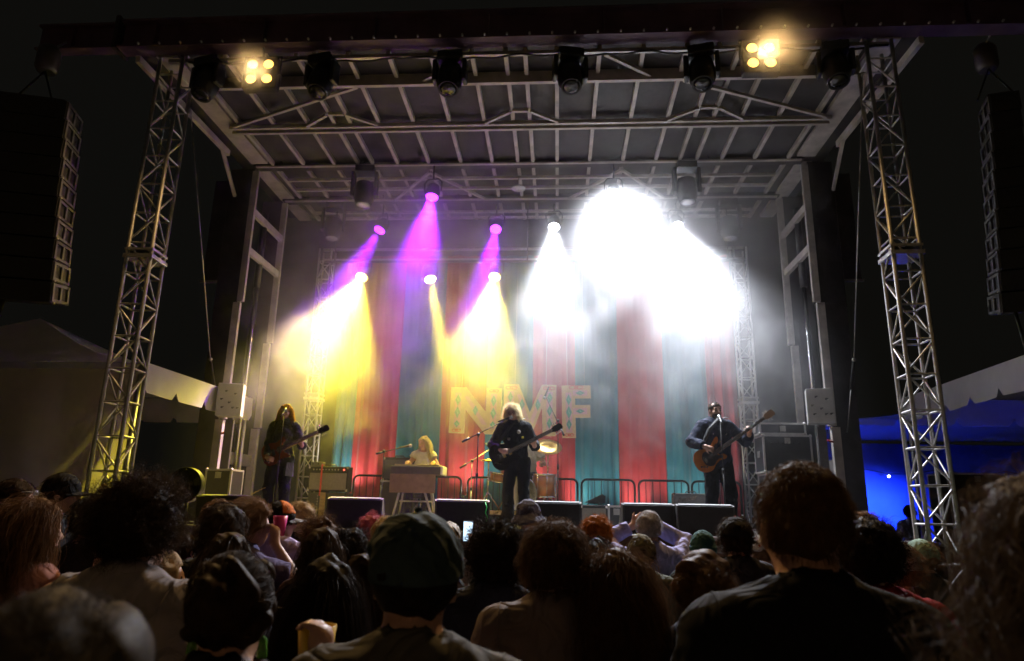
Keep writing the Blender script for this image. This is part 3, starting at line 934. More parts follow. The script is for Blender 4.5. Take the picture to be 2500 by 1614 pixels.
def puff_code(c, r):
    def f(nt, pos, dst, dens):
        n1 = nnoise(nt, pos, 2.2, 5.0, 0.62, 0.5)
        b = nblob(nt, pos, c, r)
        s = nmath(nt, 'ADD', b, nmath(nt, 'MULTIPLY', nmath(nt, 'SUBTRACT', n1, 0.5), 0.9))
        s = nmath(nt, 'MULTIPLY', nmath(nt, 'SUBTRACT', s, 0.08), 1.1, clamp=True)
        nt.links.new(nmath(nt, 'MULTIPLY', s, dens), dst)
    return f


smoke_volume('smoke_puff', 'amber lit smoke puff drifting over the right blinder', ((1.6, 4.0), (7.05, 7.63), (6.6, 8.4)), 0.25, 0.1, puff_code((2.72, 7.45, 7.5), (0.85, 0.5, 0.8)), vox=0.05)
smoke_volume('smoke_puff', 'faint amber lit smoke puff at the left blinder', ((-4.6, -3.2), (7.2, 7.63), (6.7, 7.7)), 0.11, 0.1, puff_code((-3.85, 7.5, 7.16), (0.55, 0.4, 0.45)), vox=0.05)
# ------------------------------------------------------------------ gear on stage
tolex = mat('black tolex', (0.02, 0.02, 0.021), 0.6, 0, 0.3, 30, 0.4, 160)
grille = mat('silver grille cloth', (0.22, 0.20, 0.165), 0.85, 0, 0.25, 90, 0.4, 300)
greytolex = mat('grey tolex', (0.16, 0.155, 0.15), 0.7, 0, 0.2, 30, 0.4, 160)
wood = mat('plain wood', (0.30, 0.19, 0.10), 0.55, 0, 0.3, 6, 0.2, 40, stretch=(1, 1, 8))
grillblk = mat('black speaker grille', (0.025, 0.025, 0.027), 0.6, 0.2, 0.4, 150, 0.5, 300)


def wedge(label, x, y, rz, w=0.66):
    t = thing('floor_monitor', label, 'monitor speaker', (x, y, DECK), rz, 'floor monitor wedges along the stage edge')
    prof = [(0.02, 0.0), (0.46, 0.0), (0.46, 0.07), (0.16, 0.36), (0.0, 0.34)]
    fr = ((-w / 2 + 0.02, 0, 0), (0, 1, 0), (0, 0, 1), (1, 0, 0))
    MB().prism(prof, 0, w - 0.04, fr).build('cabinet', tolex, t, world=False)
    for sx in (-w / 2 + 0.009, w / 2 - 0.009):
        MB().prism([(a + (0.008 if a < .2 else -.004), b + (0.006 if b > 0 else 0)) for a, b in prof], -0.009, 0.009, ((sx, 0, 0), (0, 1, 0), (0, 0, 1), (1, 0, 0))).build('side_cheek', mat('worn cabinet paint', (0.07, 0.068, 0.065), 0.55, 0, 0.3, 8, 0.3, 60), t, world=False)
        for yy in (0.14, 0.22):
            MB().box((sx, yy, 0.14), (0.02, 0.045, 0.14), None, 0.008).build('handle_slot', black, t, world=False)
    d = Vector((0, 0.30, -0.29)).normalized()
    nrm = Vector((0, 0.29, 0.30)).normalized()
    c = Vector((0, 0.31, 0.215)) + nrm * 0.006
    rot = Matrix((Vector((1, 0, 0)), d, Vector((1, 0, 0)).cross(d))).transposed()
    MB().box(c, (w - 0.09, 0.38, 0.012), rot).build('grille', grillblk, t, world=False)
    MB().box((0, 0.07, 0.358), (w - 0.05, 0.10, 0.012), Matrix.Rotation(0.12, 3, 'X')).build('top_lip', mat('lit edge grey lip', (0.24, 0.24, 0.24), 0.4, 0, 0.3, 12, 0.3, 50), t, world=False)  # paler grey paints the light caught by the monitor's top edge
    return t


wedge('black floor monitor in front of the left singer, farthest left', -4.14, 8.42, R(-3))
wedge('black floor monitor with its grey side showing, second from the left', -2.46, 8.42, R(8))
wedge('black floor monitor below the keyboard, left of the centre guitarist', -1.14, 8.42, R(10))
wedge('black floor monitor with white lit lip right of the centre guitarist', -0.05, 8.42, R(-2))
wedge('black floor monitor left one of the joined pair before the bassist', 1.08, 8.48, R(2), 0.62)
wedge('black floor monitor right one of the joined pair before the bassist', 1.72, 8.36, R(-2))


def combo_amp(label, x0, x1, z0, z1, yf, dep, body, cloth, text=None, knobs=True, cat='amplifier', name='guitar_amplifier'):
    t = thing(name, label, cat, ((x0 + x1) / 2, yf + dep / 2, z0), 0)
    w, h = x1 - x0, z1 - z0
    MB().box((0, 0.012, h / 2), (w, dep - 0.024, h), None, 0.012).build('cabinet', body, t, world=False)
    kh = 0.085 if knobs else 0.02
    MB().box((0, -dep / 2 + 0.002, (h - kh) / 2), (w - 0.05, 0.014, h - kh - 0.05)).build('grille_cloth', cloth, t, world=False)
    if knobs:
        MB().box((0, -dep / 2 + 0.004, h - kh / 2 - 0.012), (w - 0.05, 0.012, kh - 0.03)).build('control_panel', black, t, world=False)
        for i in range(9):
            MB().tube((-w / 2 + 0.09 + i * (w - 0.2) / 9, -dep / 2, h - kh / 2 - 0.012), (-w / 2 + 0.09 + i * (w - 0.2) / 9, -dep / 2 - 0.022, h - kh / 2 - 0.012), 0.011, n=8).build('knob', chrome, t, world=False)
        MB().ball((w / 2 - 0.07, -dep / 2 - 0.006, h - kh / 2 - 0.012), 0.012).build('pilot_lamp', emitter('red pilot lamp', (1, 0.06, 0.03), 6.0), t, world=False)
    MB().path([(-0.09, 0, h + 0.0), (-0.07, 0, h + 0.03), (0.07, 0, h + 0.03), (0.09, 0, h)], 0.011, 6).build('handle', black, t, world=False)
    for sx in (-1, 1):
        for sz in (0.02, h - 0.02):
            MB().box((sx * (w / 2 - 0.012), -dep / 2 + 0.015, sz), (0.036, 0.036, 0.045), None, 0.008).build('corner', chrome, t, world=False)
        MB().box((sx * (w / 2 - 0.02), 0, -0.006), (0.03, dep * .6, 0.012)).build('foot', rubber, t, world=False)
    if text:
        tx, tz, size = text[1:]
        cu = bpy.data.curves.new('script', 'FONT')
        cu.body = text[0]
        cu.size = size
        cu.shear = 0.35
        cu.extrude = 0.004
        tmp = bpy.data.objects.new('script', cu)
        COL.objects.link(tmp)
        me = bpy.data.meshes.new_from_object(tmp.evaluated_get(bpy.context.evaluated_depsgraph_get()))
        bpy.data.objects.remove(tmp)
        o = bpy.data.objects.new('script_badge', me)
        me.materials.clear()
        me.materials.append(chrome)
        link(o, t)
        o.location = (tx, -dep / 2 - 0.009, tz)
        o.rotation_euler = (R(90), R(-12), 0)
    return t


combo_amp('tan grille guitar amplifier with a red strap on a case left of the keyboard', -4.15, -3.48, 1.885, 2.29, 11.4, 0.27, tolex, grille)
ca = thing('road_case', 'dark road case with a pale wooden slat under the left guitar amplifier', 'road case', (-3.8, 11.55, DECK))
MB().box((-3.80, 11.56, DECK + 0.235), (0.64, 0.36, 0.465), None, 0.01).build('box', tolex, ca)
MB().box((-3.86, 11.355, DECK + 0.235), (0.09, 0.02, 0.46)).build('wooden_slat', wood, ca)
for i in range(9):
    MB().ball((-3.95, 11.372, DECK + 0.05 + i * 0.045), 0.012, 8, 5).build('stud', chrome, ca)
o = MB().box((-3.92, 11.372, 2.06), (0.028, 0.004, 0.50)).box((-3.92, 11.43, 2.312), (0.028, 0.12, 0.004)).build('red_strap', mat('red webbing', (0.55, 0.04, 0.04), 0.7, 0, 0.1, 40))
tag(o, 'red strap hanging down the front of the left guitar amplifier', 'strap')
ep = thing('effects_box', 'small grey effects box on top of the left guitar amplifier', 'effects box', (-4.03, 11.5, 2.292))
MB().box((-4.03, 11.5, 2.33), (0.2, 0.14, 0.07), None, 0.01).build('case', mat('olive grey case', (0.11, 0.12, 0.09), 0.5), ep)
MB().tube((-4.09, 11.43, 2.33), (-4.09, 11.41, 2.33), 0.014).tube((-4.0, 11.43, 2.33), (-4.0, 11.41, 2.33), 0.014).build('knob', black, ep)

ba = combo_amp('black amplifier cabinet standing on a road case behind the keyboard', -3.05, -2.55, 2.105, 2.5, 12.0, 0.3, tolex, mat('dark grille cloth', (0.06, 0.065, 0.07), 0.85, 0, 0.25, 90, 0.4, 300), None, False)


def flight_case(label, x0, x1, z0, z1, y0, y1, cat='road case', front=None):
    t = thing('flight_case', label, cat, ((x0 + x1) / 2, (y0 + y1) / 2, z0), 0, 'flight cases on stage')
    MB().box(((x0 + x1) / 2, (y0 + y1) / 2, (z0 + z1) / 2), (x1 - x0 - 0.012, y1 - y0 - 0.012, z1 - z0 - 0.012)).build('panel_box', mat('black laminate', (0.022, 0.022, 0.024), 0.35, 0, 0.25, 20), t)
    e = 0.014
    for zz in (z0 + e, z1 - e):
        for yy in (y0 + e, y1 - e):
            MB().box(((x0 + x1) / 2, yy, zz), (x1 - x0, 2 * e, 2 * e)).build('edge_strip', alu, t)
    for xx in (x0 + e, x1 - e):
        for yy in (y0 + e, y1 - e):
            MB().box((xx, yy, (z0 + z1) / 2), (2 * e, 2 * e, z1 - z0 - 4 * e - .002)).build('edge_strip', alu, t)
        for zz in (z0 + e, z1 - e):
            MB().box((xx, (y0 + y1) / 2, zz), (2 * e, y1 - y0 - 4 * e - .002, 2 * e)).build('edge_strip', alu, t)
    for xx in (x0 + e, x1 - e):
        for zz in (z0 + e, z1 - e):
            MB().ball((xx, y0 + e, zz), 0.028, 8, 6).build('corner', steel, t)
    MB().box((x0 - 0.004, (y0 + y1) / 2, (z0 + z1) / 2), (0.012, 0.13, 0.1), None, 0.004).build('side_handle', steel, t)
    MB().box(((x0 + x1) / 2, y0 - 0.004, z1 - 0.09 if z1 - z0 > .3 else (z0 + z1) / 2), (0.09, 0.012, 0.09), None, 0.004).build('latch', steel, t)
    if front:
        MB().box(((x0 + x1) / 2, y0 - 0.003, (z0 + z1) / 2), (x1 - x0 - 0.12, 0.012, z1 - z0 - 0.1)).build('amplifier_face', black, t)
        for i in range(6):
            MB().tube((x0 + 0.14 + i * 0.08, y0 - 0.008, z1 - 0.13), (x0 + 0.14 + i * 0.08, y0 - 0.03, z1 - 0.13), 0.014, n=8).build('knob', chrome if i == 3 else black, t)
        MB().box((x0 + 0.46, y0 - 0.012, z1 - 0.13), (0.02, 0.006, 0.012)).build('indicator', emitter('pale indicator', (0.7, 1.0, 0.95), 4.0), t)
    return t


flight_case('black flight case with metal edges behind the keyboard stand', -3.06, -2.5, DECK, 2.1, 11.95, 12.45)
flight_case('black flight case with an amplifier face stacked right of the bassist', 3.16, 3.9, 2.28, 2.86, 10.9, 11.4, 'road case', True)
flight_case('shallow black flight case lid on top of the stacked case right of the bassist', 3.13, 3.84, 2.865, 3.05, 10.93, 11.42)
flight_case('tall black flight case at the bottom of the stack right of the bassist', 3.2, 3.94, DECK, 2.275, 10.88, 11.42)
flight_case('grey edged flight case at the far left behind the first floor monitor', -5.15, -4.75, DECK, 2.15, 9.9, 10.3)
flight_case('black flight case left of the left column by the tent', -6.6, -5.85, 0.0, 1.95, 9.75, 10.25)

# keyboard
kb = thing('electric_piano', 'electric piano with brown front panel on silver legs before the seated player', 'keyboard', (-2.23, 10.98, DECK))
brown = mat('brown panel board', (0.20, 0.125, 0.075), 0.7, 0, 0.2, 10, 0.3, 60)
MB().box((-2.23, 11.02, 2.225), (0.80, 0.42, 0.13), None, 0.02).build('body', mat('dark vinyl case', (0.05, 0.042, 0.036), 0.55, 0, 0.2, 20, 0.3, 120), kb)
MB().box((-2.23, 11.05, 2.305), (0.72, 0.3, 0.03), None, 0.01).build('lid', mat('tan case lid', (0.26, 0.2, 0.14), 0.6, 0, 0.2, 20), kb)
for i in range(28):
    MB().box((-2.57 + i * 0.0252, 11.22, 2.30), (0.022, 0.10, 0.018)).build('key', mat('ivory keys', (0.75, 0.72, 0.65), 0.3), kb)
MB().box((-1.815, 11.02, 2.225), (0.035, 0.43, 0.14), None, 0.012).build('end_cap', mat('ivory end cap', (0.72, 0.69, 0.62), 0.4), kb)
MB().box((-2.27, 10.83, 2.02), (0.72, 0.025, 0.29), None, 0.006).build('front_panel', brown, kb)
for a, b in (((-2.02, 10.95, 2.15), (-1.86, 10.85, DECK)), ((-2.18, 10.95, 2.15), (-1.90, 10.85, DECK)), ((-2.05, 11.12, 2.15), (-1.98, 11.25, DECK)), ((-2.44, 10.95, 2.15), (-2.58, 10.85, DECK)), ((-2.44, 11.12, 2.15), (-2.56, 11.25, DECK))):
    MB().tube(a, b, 0.018).build('leg', alu, kb)
MB().tube((-2.5, 11.0, 1.75), (-1.94, 11.0, 1.75), 0.012).build('cross_bar', alu, kb)
stl = thing('piano_stool', 'low black stool under the keyboard player', 'stool', (-2.24, 11.55, DECK))
MB().lathe([(0.17, 0.40), (0.18, 0.42), (0.18, 0.46), (0.15, 0.48), (0.0, 0.48)], (-2.24, 11.55, DECK), (0, 0, 1), 20).build('seat', tolex, stl)
for a in (0.4, 2.0, 3.5, 5.1):
    MB().tube((-2.24 + .05 * math.cos(a), 11.55 + .05 * math.sin(a), DECK + 0.4), (-2.24 + .2 * math.cos(a), 11.55 + .2 * math.sin(a), DECK + .005), 0.014).build('leg', chrome, stl)


def mic(p, d, parent):
    d = Vector(d).normalized()
    p = Vector(p)
    b = MB().lathe([(0.010, -0.17), (0.012, -0.1), (0.019, -0.02), (0.021, 0.0)], p, d, 12).build('microphone_body', black, parent)
    MB().lathe([(0.021, 0.0), (0.027, 0.012), (0.028, 0.03), (0.02, 0.05), (0.0, 0.056)], p, d, 12).build('microphone_grille', mat('mic mesh', (0.35, 0.35, 0.36), 0.35, 0.8, 0.3, 200), b)


def mic_stand(label, x, y, z0, top, boom=None, micat=None, micdir=None, tripod=True, lightcol=None):
    m_ = lightcol or blackmat
    t = thing('microphone_stand', label, 'microphone stand', (x, y, z0), 0, 'microphone stands on stage')
    MB().tube((x, y, z0 + 0.12), (x, y, z0 + (top - z0) * .55), 0.012).build('lower_tube', m_, t)
    MB().tube((x, y, z0 + (top - z0) * .55), (x, y, top), 0.008).build('upper_tube', m_, t)
    MB().tube((x, y, z0 + (top - z0) * .53), (x, y, z0 + (top - z0) * .58), 0.018).build('clutch', black, t)
    for a in (0.5, 2.6, 4.7):
        MB().tube((x, y, z0 + 0.2), (x + 0.3 * math.cos(a), y + 0.3 * math.sin(a), z0 + 0.012), 0.009).build('leg', m_, t)
    if boom:
        a, b = boom
        MB().tube(a, b, 0.008).build('boom', m_, t)
        MB().tube(a, Vector(a) + (Vector(b) - Vector(a)).normalized() * .12, 0.016).build('counterweight', black, t)
        MB().ball((x, y, top), 0.026).build('boom_joint', black, t)
    if micat:
        mic(micat, micdir, t)
    return t


mic_stand('straight microphone stand in front of the left singer', -3.80, 9.26, DECK, 2.86, None, (-3.81, 9.3, 2.93), (-0.05, 0.5, 0.35))
mic_stand('black boom microphone stand left of the centre guitarist', -1.13, 9.72, DECK, 2.68, ((-1.36, 9.72, 2.57), (-0.74, 9.76, 2.90)), (-0.70, 9.78, 2.925), (1, 0.1, 0.35))
mic_stand('black boom microphone stand at the keyboard', -2.72, 10.7, DECK, 2.5, ((-2.85, 10.72, 2.46), (-2.45, 10.98, 2.6)), (-2.40, 11.02, 2.615), (1, 0.6, 0.25))
mic_stand('pale boom microphone stand at the left of the drum kit', -1.42, 11.45, DECK, 2.42, ((-1.62, 11.45, 2.3), (-1.13, 11.5, 2.62)), (-1.1, 11.5, 2.6), (0.6, 0.1, -0.6), lightcol=alu)
mic_stand('tall overhead microphone stand right of the drum kit', 0.0, 11.4, DECK, 3.1, ((0.1, 11.4, 2.85), (-0.2, 11.5, 3.5)), (-0.22, 11.5, 3.52), (-0.3, 0.1, -0.8))
mic_stand('straight microphone stand in front of the bassist', 2.19, 9.42, DECK, 2.86, None, (2.19, 9.46, 2.92), (0, 0.5, 0.35))

combo_amp('small amplifier with tan grille on the deck right of the centre monitors', 0.33, 0.72, DECK + .012, 1.745, 10.35, 0.25, tolex, grille, None, False)
flight_case('plain black case beside the small tan grille amplifier', 0.73, 0.98, DECK, 1.745, 10.4, 10.7)
pb = thing('pedal_bag', 'black wedge shaped bag lying on the small tan grille amplifier', 'bag', (0.55, 10.5, 1.78))
MB().prism([(-0.16, 0), (0.14, 0), (0.15, 0.10), (0.10, 0.13), (0.0, 0.08)], -0.08, 0.08, ((0.55, 10.5, 1.776), (1, 0, 0), (0, 0, 1), (0, -1, 0))).build('bag', tolex, pb)
combo_amp('small grey amplifier with script badge behind the bassist legs', 1.9, 2.5, DECK + .012, 1.97, 11.7, 0.25, greytolex, mat('grey grille cloth', (0.20, 0.195, 0.185), 0.85, 0, 0.25, 90, 0.4, 300), ('Fender', -0.24, 0.40, 0.11), False)

# drum riser and kit
dr = thing('drum_riser', 'low tan drum riser on legs under the drum kit', 'riser', (-0.55, 11.85, DECK))
MB().box((-0.55, 11.85, 1.60), (1.75, 1.2, 0.06)).build('top', mat('tan riser board', (0.32, 0.24, 0.15), 0.6, 0, 0.25, 5, 0.2, 40), dr)
for sx in (-0.8, 0, 0.8):
    for sy in (-0.55, 0.55):
        MB().box((-0.55 + sx, 11.85 + sy, DECK + 0.085), (0.04, 0.04, 0.165)).build('leg', alu, dr)
RZ = 1.632
gold = mat('brass cymbal', (0.75, 0.52, 0.16), 0.28, 0.95, 0.15, 20, 0.2, 200)
shell = mat('amber drum shell', (0.45, 0.16, 0.05), 0.3, 0, 0.25, 5, coat=0.6)
head_m = mat('drum skin', (0.72, 0.7, 0.64), 0.5, 0, 0.06, 10)
dk = thing('drum_kit', 'drum kit with amber shells and brass cymbals behind the centre guitarist', 'drum kit', (-0.58, 11.85, RZ))


def drum(name, c, r, h, ax):
    ax = Vector(ax).normalized()
    c = Vector(c)
    d = MB().lathe([(r, -h / 2), (r, h / 2)], c, ax, 28).build(name, shell, dk)
    for s_ in (-1, 1):
        MB().lathe([(r + .004, s_ * h / 2 - .012), (r + .012, s_ * h / 2 - .01), (r + .012, s_ * h / 2 + .012), (r + .002, s_ * h / 2 + .014)], c, ax, 28).build('hoop', chrome, d)
        MB().lathe([(0, s_ * (h / 2 + .005)), (r - .002, s_ * (h / 2 + .004))] if s_ > 0 else [(r - .002, s_ * (h / 2 + .004)), (0, s_ * (h / 2 + .005))], c, ax, 28).build('skin', head_m, d)
    u = Vector((0, 0, 1)) if abs(ax.z) < .9 else Vector((1, 0, 0))
    a = ax.cross(u).normalized(); b = ax.cross(a)
    for i in range(8):
        t_ = i * math.pi / 4 + .2
        p = c + (a * math.cos(t_) + b * math.sin(t_)) * (r + .012)
        MB().tube(p - ax * h * .45, p + ax * h * .45, 0.006, n=6).build('lug', chrome, d)
    return d


drum('kick_drum', (-0.62, 11.72, RZ + 0.285), 0.27, 0.36, (0, -1, 0))
drum('rack_tom', (-0.80, 11.75, RZ + 0.70), 0.15, 0.2, (0.1, -0.3, 1))
drum('floor_tom', (-0.22, 11.75, RZ + 0.42), 0.19, 0.36, (0, -.05, 1))
drum('snare_drum', (-0.98, 11.95, RZ + 0.55), 0.175, 0.14, (0.1, -0.1, 1))


def cymbal(c, r, nrm, pole=True, nm='cymbal'):
    n_ = Vector(nrm).normalized()
    o = MB().lathe([(0.0, 0.022), (0.02, 0.02), (0.03, 0.01), (r * .6, 0.002), (r, -0.008), (r, -0.0095), (r * .6, 0.0), (0.02, 0.008), (0, 0.012)], c, n_, 32).build(nm, gold, dk)
    if pole:
        c = Vector(c)
        MB().tube(c, (c.x, c.y + .03, RZ + 0.28), 0.011).build('cymbal_stand', chrome, dk)
        for a in (0.4, 2.5, 4.6):
            MB().tube((c.x, c.y + .03, RZ + 0.3), (c.x + .22 * math.cos(a), c.y + .03 + .22 * math.sin(a), RZ + .008), 0.009).build('stand_leg', chrome, dk)
    return o


cymbal((-0.17, 11.72, 2.70), 0.24, (0.1, -0.75, 1))
cymbal((-1.17, 11.7, 2.46), 0.17, (0.02, -.06, 1), True, 'hi_hat')
cymbal((-1.17, 11.7, 2.44), 0.17, (0.02, .04, -1), False, 'hi_hat')
cymbal((-0.86, 12.0, 2.75), 0.21, (-.2, -0.4, 1))
for a in (-0.38, -0.06):
    MB().tube((a, 11.62, RZ + .45), (a + (.06 if a > -.2 else -.06), 11.55, RZ + .005), 0.009).build('tom_leg', chrome, dk)
stl = thing('drum_throne', 'round black drum throne behind the kit', 'stool', (-0.55, 12.25, RZ))
MB().lathe([(0.15, 0.44), (0.17, 0.46), (0.17, 0.51), (0.14, 0.53), (0, 0.53)], (-0.55, 12.25, RZ), (0, 0, 1), 20).build('seat', tolex, stl)
for a in (0.4, 2.5, 4.6):
    MB().tube((-0.55, 12.25, RZ + 0.45), (-0.55 + .18 * math.cos(a), 12.25 + .15 * math.sin(a), RZ + .006), 0.014).build('leg', chrome, stl)

# drum fan at the left stage edge
fn = thing('stage_fan', 'round caged black fan on a stand at the left stage edge', 'fan', (-4.77, 8.75, DECK))
for r_ in (0.06, 0.12, 0.18, 0.22):
    MB().path([(-4.77 + r_ * math.cos(a * .2618), 8.68, 1.88 + r_ * math.sin(a * .2618)) for a in range(24)], 0.005, 5, True).build('cage_ring', barmat, fn)
for i in range(12):
    a = i * math.pi / 6
    MB().tube((-4.77, 8.67, 1.88), (-4.77 + .22 * math.cos(a), 8.68, 1.88 + .22 * math.sin(a)), 0.003, n=5).build('cage_wire', barmat, fn)
for i in range(4):
    a = i * math.pi / 2 + .3
    MB().box((-4.77 + .1 * math.cos(a), 8.73, 1.88 + .1 * math.sin(a)), (0.17, 0.01, 0.09), Matrix.Rotation(-a, 3, 'Y') @ Matrix.Rotation(.5, 3, 'X')).build('blade', black, fn)
MB().lathe([(0.22, 0.0), (0.225, 0.08), (0.08, 0.14), (0, 0.15)], (-4.77, 8.7, 1.88), (0, 1, 0), 24, True, False).build('drum', black, fn)
MB().tube((-4.77, 8.8, DECK), (-4.77, 8.8, 1.7), 0.02).build('stand', barmat, fn)
MB().box((-4.77, 8.8, DECK + .015), (0.4, 0.3, 0.03), None, .01).build('base', barmat, fn)

for i, (pts, lb) in enumerate((
        ([(-4.0, 9.35, 1.9 - 0.02), (-4.18, 9.4, 1.8), (-4.26, 9.38, 1.6), (-4.3, 9.3, 1.45), (-4.2, 9.1, 1.412), (-3.6, 9.0, 1.411), (-3.0, 9.2, 1.411)], 'coiled gold guitar cable hanging beside the left singer'),
        ([(0.6, 8.2, 1.411), (0.75, 8.12, 1.411), (0.95, 8.1, 1.411), (1.2, 8.14, 1.411), (1.35, 8.1, 1.411), (2.0, 8.12, 1.411)], 'pale cable lying along the stage edge below the monitors'),
        ([(2.4, 8.12, 1.43), (2.55, 8.15, 1.46), (2.7, 8.12, 1.45), (2.8, 8.2, 1.43), (2.65, 8.25, 1.42), (2.45, 8.2, 1.42)], 'coil of cable at the stage edge right of the monitors'))):
    mm = rubber if i == 2 else mat('gold cable' if i == 0 else 'pale cable', (0.5, 0.38, 0.12) if i == 0 else (0.45, 0.45, 0.45), 0.35, 0.4 if i == 0 else 0)
    if i == 0:
        P = []
        for k in range(len(pts) - 1):
            for j in range(14):
                q = Vector(pts[k]).lerp(Vector(pts[k + 1]), j / 14)
                a = (k * 14 + j) * 1.57
                rr = 0.012 if k < 4 else 0.004
                P.append(q + Vector((math.cos(a) * rr, math.sin(a) * rr, 0)))
        pts = P
    cable('cable', lb, pts, 0.005 if i == 0 else 0.009, mm)
o = MB().path([(-0.87, 8.44, 1.74), (-0.845, 8.40, 1.68), (-0.86, 8.39, 1.62), (-0.83, 8.38, 1.56), (-0.85, 8.38, 1.5)], 0.005, 5).build('green_cable', mat('green cable jacket', (0.05, 0.6, 0.12), 0.4))
tag(o, 'short green cable hanging on the centre left floor monitor', 'cable')

# ------------------------------------------------------------------ line arrays
rigplate = mat('grey rigging plate', (0.13, 0.13, 0.135), 0.45, 0.4, 0.15, 10, 0.2, 60)


def line_array(label, xs, y, ztop, side, n, lean, group='hanging loudspeaker arrays'):
    t = thing('line_array', label, 'loudspeaker', (xs, y, ztop), 0, group)
    t.rotation_euler = (0, 0, side * R(17))
    W, D, Hc = (0.95 if side > 0 else 0.3), 0.48, 0.245
    ang = 0.02
    pz, py = ztop, y
    px = xs
    for i in range(n):
        ang += 0.006 + 0.05 * (i / n) ** 3
        rot = Matrix.Rotation(ang, 3, 'X')
        c = Vector((px, py, pz - Hc / 2))
        cab = MB()
        fr_rot = rot
        pts = [(-side * 0.02, 0, 0)]
        MB().box(c - Vector((side * (W / 2 + 0.012), 0, 0)), (W, D, Hc - 0.012), rot, 0.0).build('cabinet', tolex, t)
        m = MB()
        # side rigging plate: a ladder frame with two openings
        for dy, wy in ((-0.205, 0.05), (0.0, 0.05), (0.205, 0.05)):
            m.box(c + rot @ Vector((0, dy, 0)), (0.02, wy, Hc - 0.03), rot)
        for dz in (-Hc / 2 + 0.032, Hc / 2 - 0.032):
            for dy in (-0.1025, 0.1025):
                m.box(c + rot @ Vector((0, dy, dz)), (0.02, 0.153, 0.034), rot)
        pl = m.build('rigging_plate', rigplate, t)
        MB().tube(c + rot @ Vector((0.0, -0.2, -Hc / 2)), c + rot @ Vector((side * 0.03, -0.2, -Hc / 2)), 0.012, n=6).build('rigging_pin', steel, pl)
        step = rot @ Vector((0, 0, -Hc))
        py += step.y
        pz += step.z
        px += lean
    MB().box((xs - side * W / 2, y + .05, ztop + 0.05), (W * .8, 0.3, 0.06)).build('fly_frame', darkbeam, t)
    for dx in (-0.2, 0.2):
        MB().path([(xs - side * W / 2 + dx, y, ztop + .08), (xs - side * W / 2, y + .1, ztop + 0.55)], 0.012, 6).build('sling', rubber, t)
    MB().lathe([(0.10, 0), (0.13, 0.05), (0.13, 0.3), (0.09, 0.36)], (xs - side * W / 2, y + .12, ztop + 0.55), (0, 0, 1), 16).build('chain_hoist', mat('hoist housing', (0.10, 0.09, 0.10), 0.4, .3), t)
    MB().path([(xs - side * W / 2, y + .15, ztop + 0.9), (xs - side * W / 2, 7.62, 7.57)], 0.014, 6).build('hoist_chain', steel, t)
    return t


line_array('tall black loudspeaker array hanging left with its grey side plates showing', -5.97, 7.15, 6.33, 1, 10, 0.018)
line_array('tall loudspeaker array hanging at the right edge with grey side plates', 5.34, 8.0, 6.72, -1, 11, -0.018)
MB_ = MB
cable('array_cable', 'thick black cable falling from the left loudspeaker array to the ground', [(-6.35, 7.1, 3.9), (-6.45, 7.1, 3.0), (-6.6, 7.08, 1.8), (-6.75, 7.05, 0.6), (-6.8, 7.0, 0.02)], 0.03, rubber)
cable('array_cable', 'thin black cable falling from the right loudspeaker array past the right tent', [(5.3, 8.0, 4.0), (5.38, 8.0, 3.2), (5.5, 8.0, 2.2), (5.6, 8.0, 0.8), (5.62, 8.0, 0.02)], 0.018, rubber)

# ------------------------------------------------------------------ tents


def valance(m, a, b, zt, zb, nsc, off):
    """scalloped valance from a to b (x,y), top zt, lowest zb"""
    a, b = Vector((*a, 0)), Vector((*b, 0))
    n = nsc * 10
    d = (b - a).normalized()
    nn = Vector((-d.y, d.x, 0)) * off
    k = len(m.v)
    for i in range(n + 1):
        u = i / n
        p = a.lerp(b, u)
        f = (u * nsc) % 1.0
        notch = max(0.0, 1 - abs(f - 0.0) * 9, 1 - abs(f - 1.0) * 9)
        z = zb + 0.11 * notch ** 1.5
        w = 0.025 * math.sin(u * nsc * 5.1) + .015 * math.sin(u * 31)
        for jz, zz in enumerate((zt, (zt * .6 + z * .4), z)):
            q = p + nn * (1 + w * 10 * jz)
            m.v.append((q.x, q.y, zz))
    for i in range(n):
        for j in range(2):
            q = k + 3 * i + j
            m.f.append((q, q + 1, q + 4, q + 3)); m.smooth.append(True)


def drape(m, a, b, zt, zb, folds, amp, seed=0):
    a, b = Vector((*a, 0)), Vector((*b, 0))
    d = (b - a).normalized()
    nn = Vector((-d.y, d.x, 0))
    n = 120
    nz = 10
    k = len(m.v)
    for i in range(n + 1):
        u = i / n
        for j in range(nz + 1):
            v = j / nz
            sw = math.sin(u * folds * 6.28 + seed + v * 1.2) + .5 * math.sin(u * folds * 13.7 + seed * 2 - v * 2.0)
            q = a.lerp(b, u) + nn * (amp * sw * (.25 + .75 * v)) + d * (0.10 * math.sin(u * folds * 3.1 + seed) * v)
            m.v.append((q.x, q.y, zt + (zb - zt) * v))
    for i in range(n):
        for j in range(nz):
            q = k + i * (nz + 1) + j
            m.f.append((q, q + 1, q + nz + 2, q + nz + 1)); m.smooth.append(True)


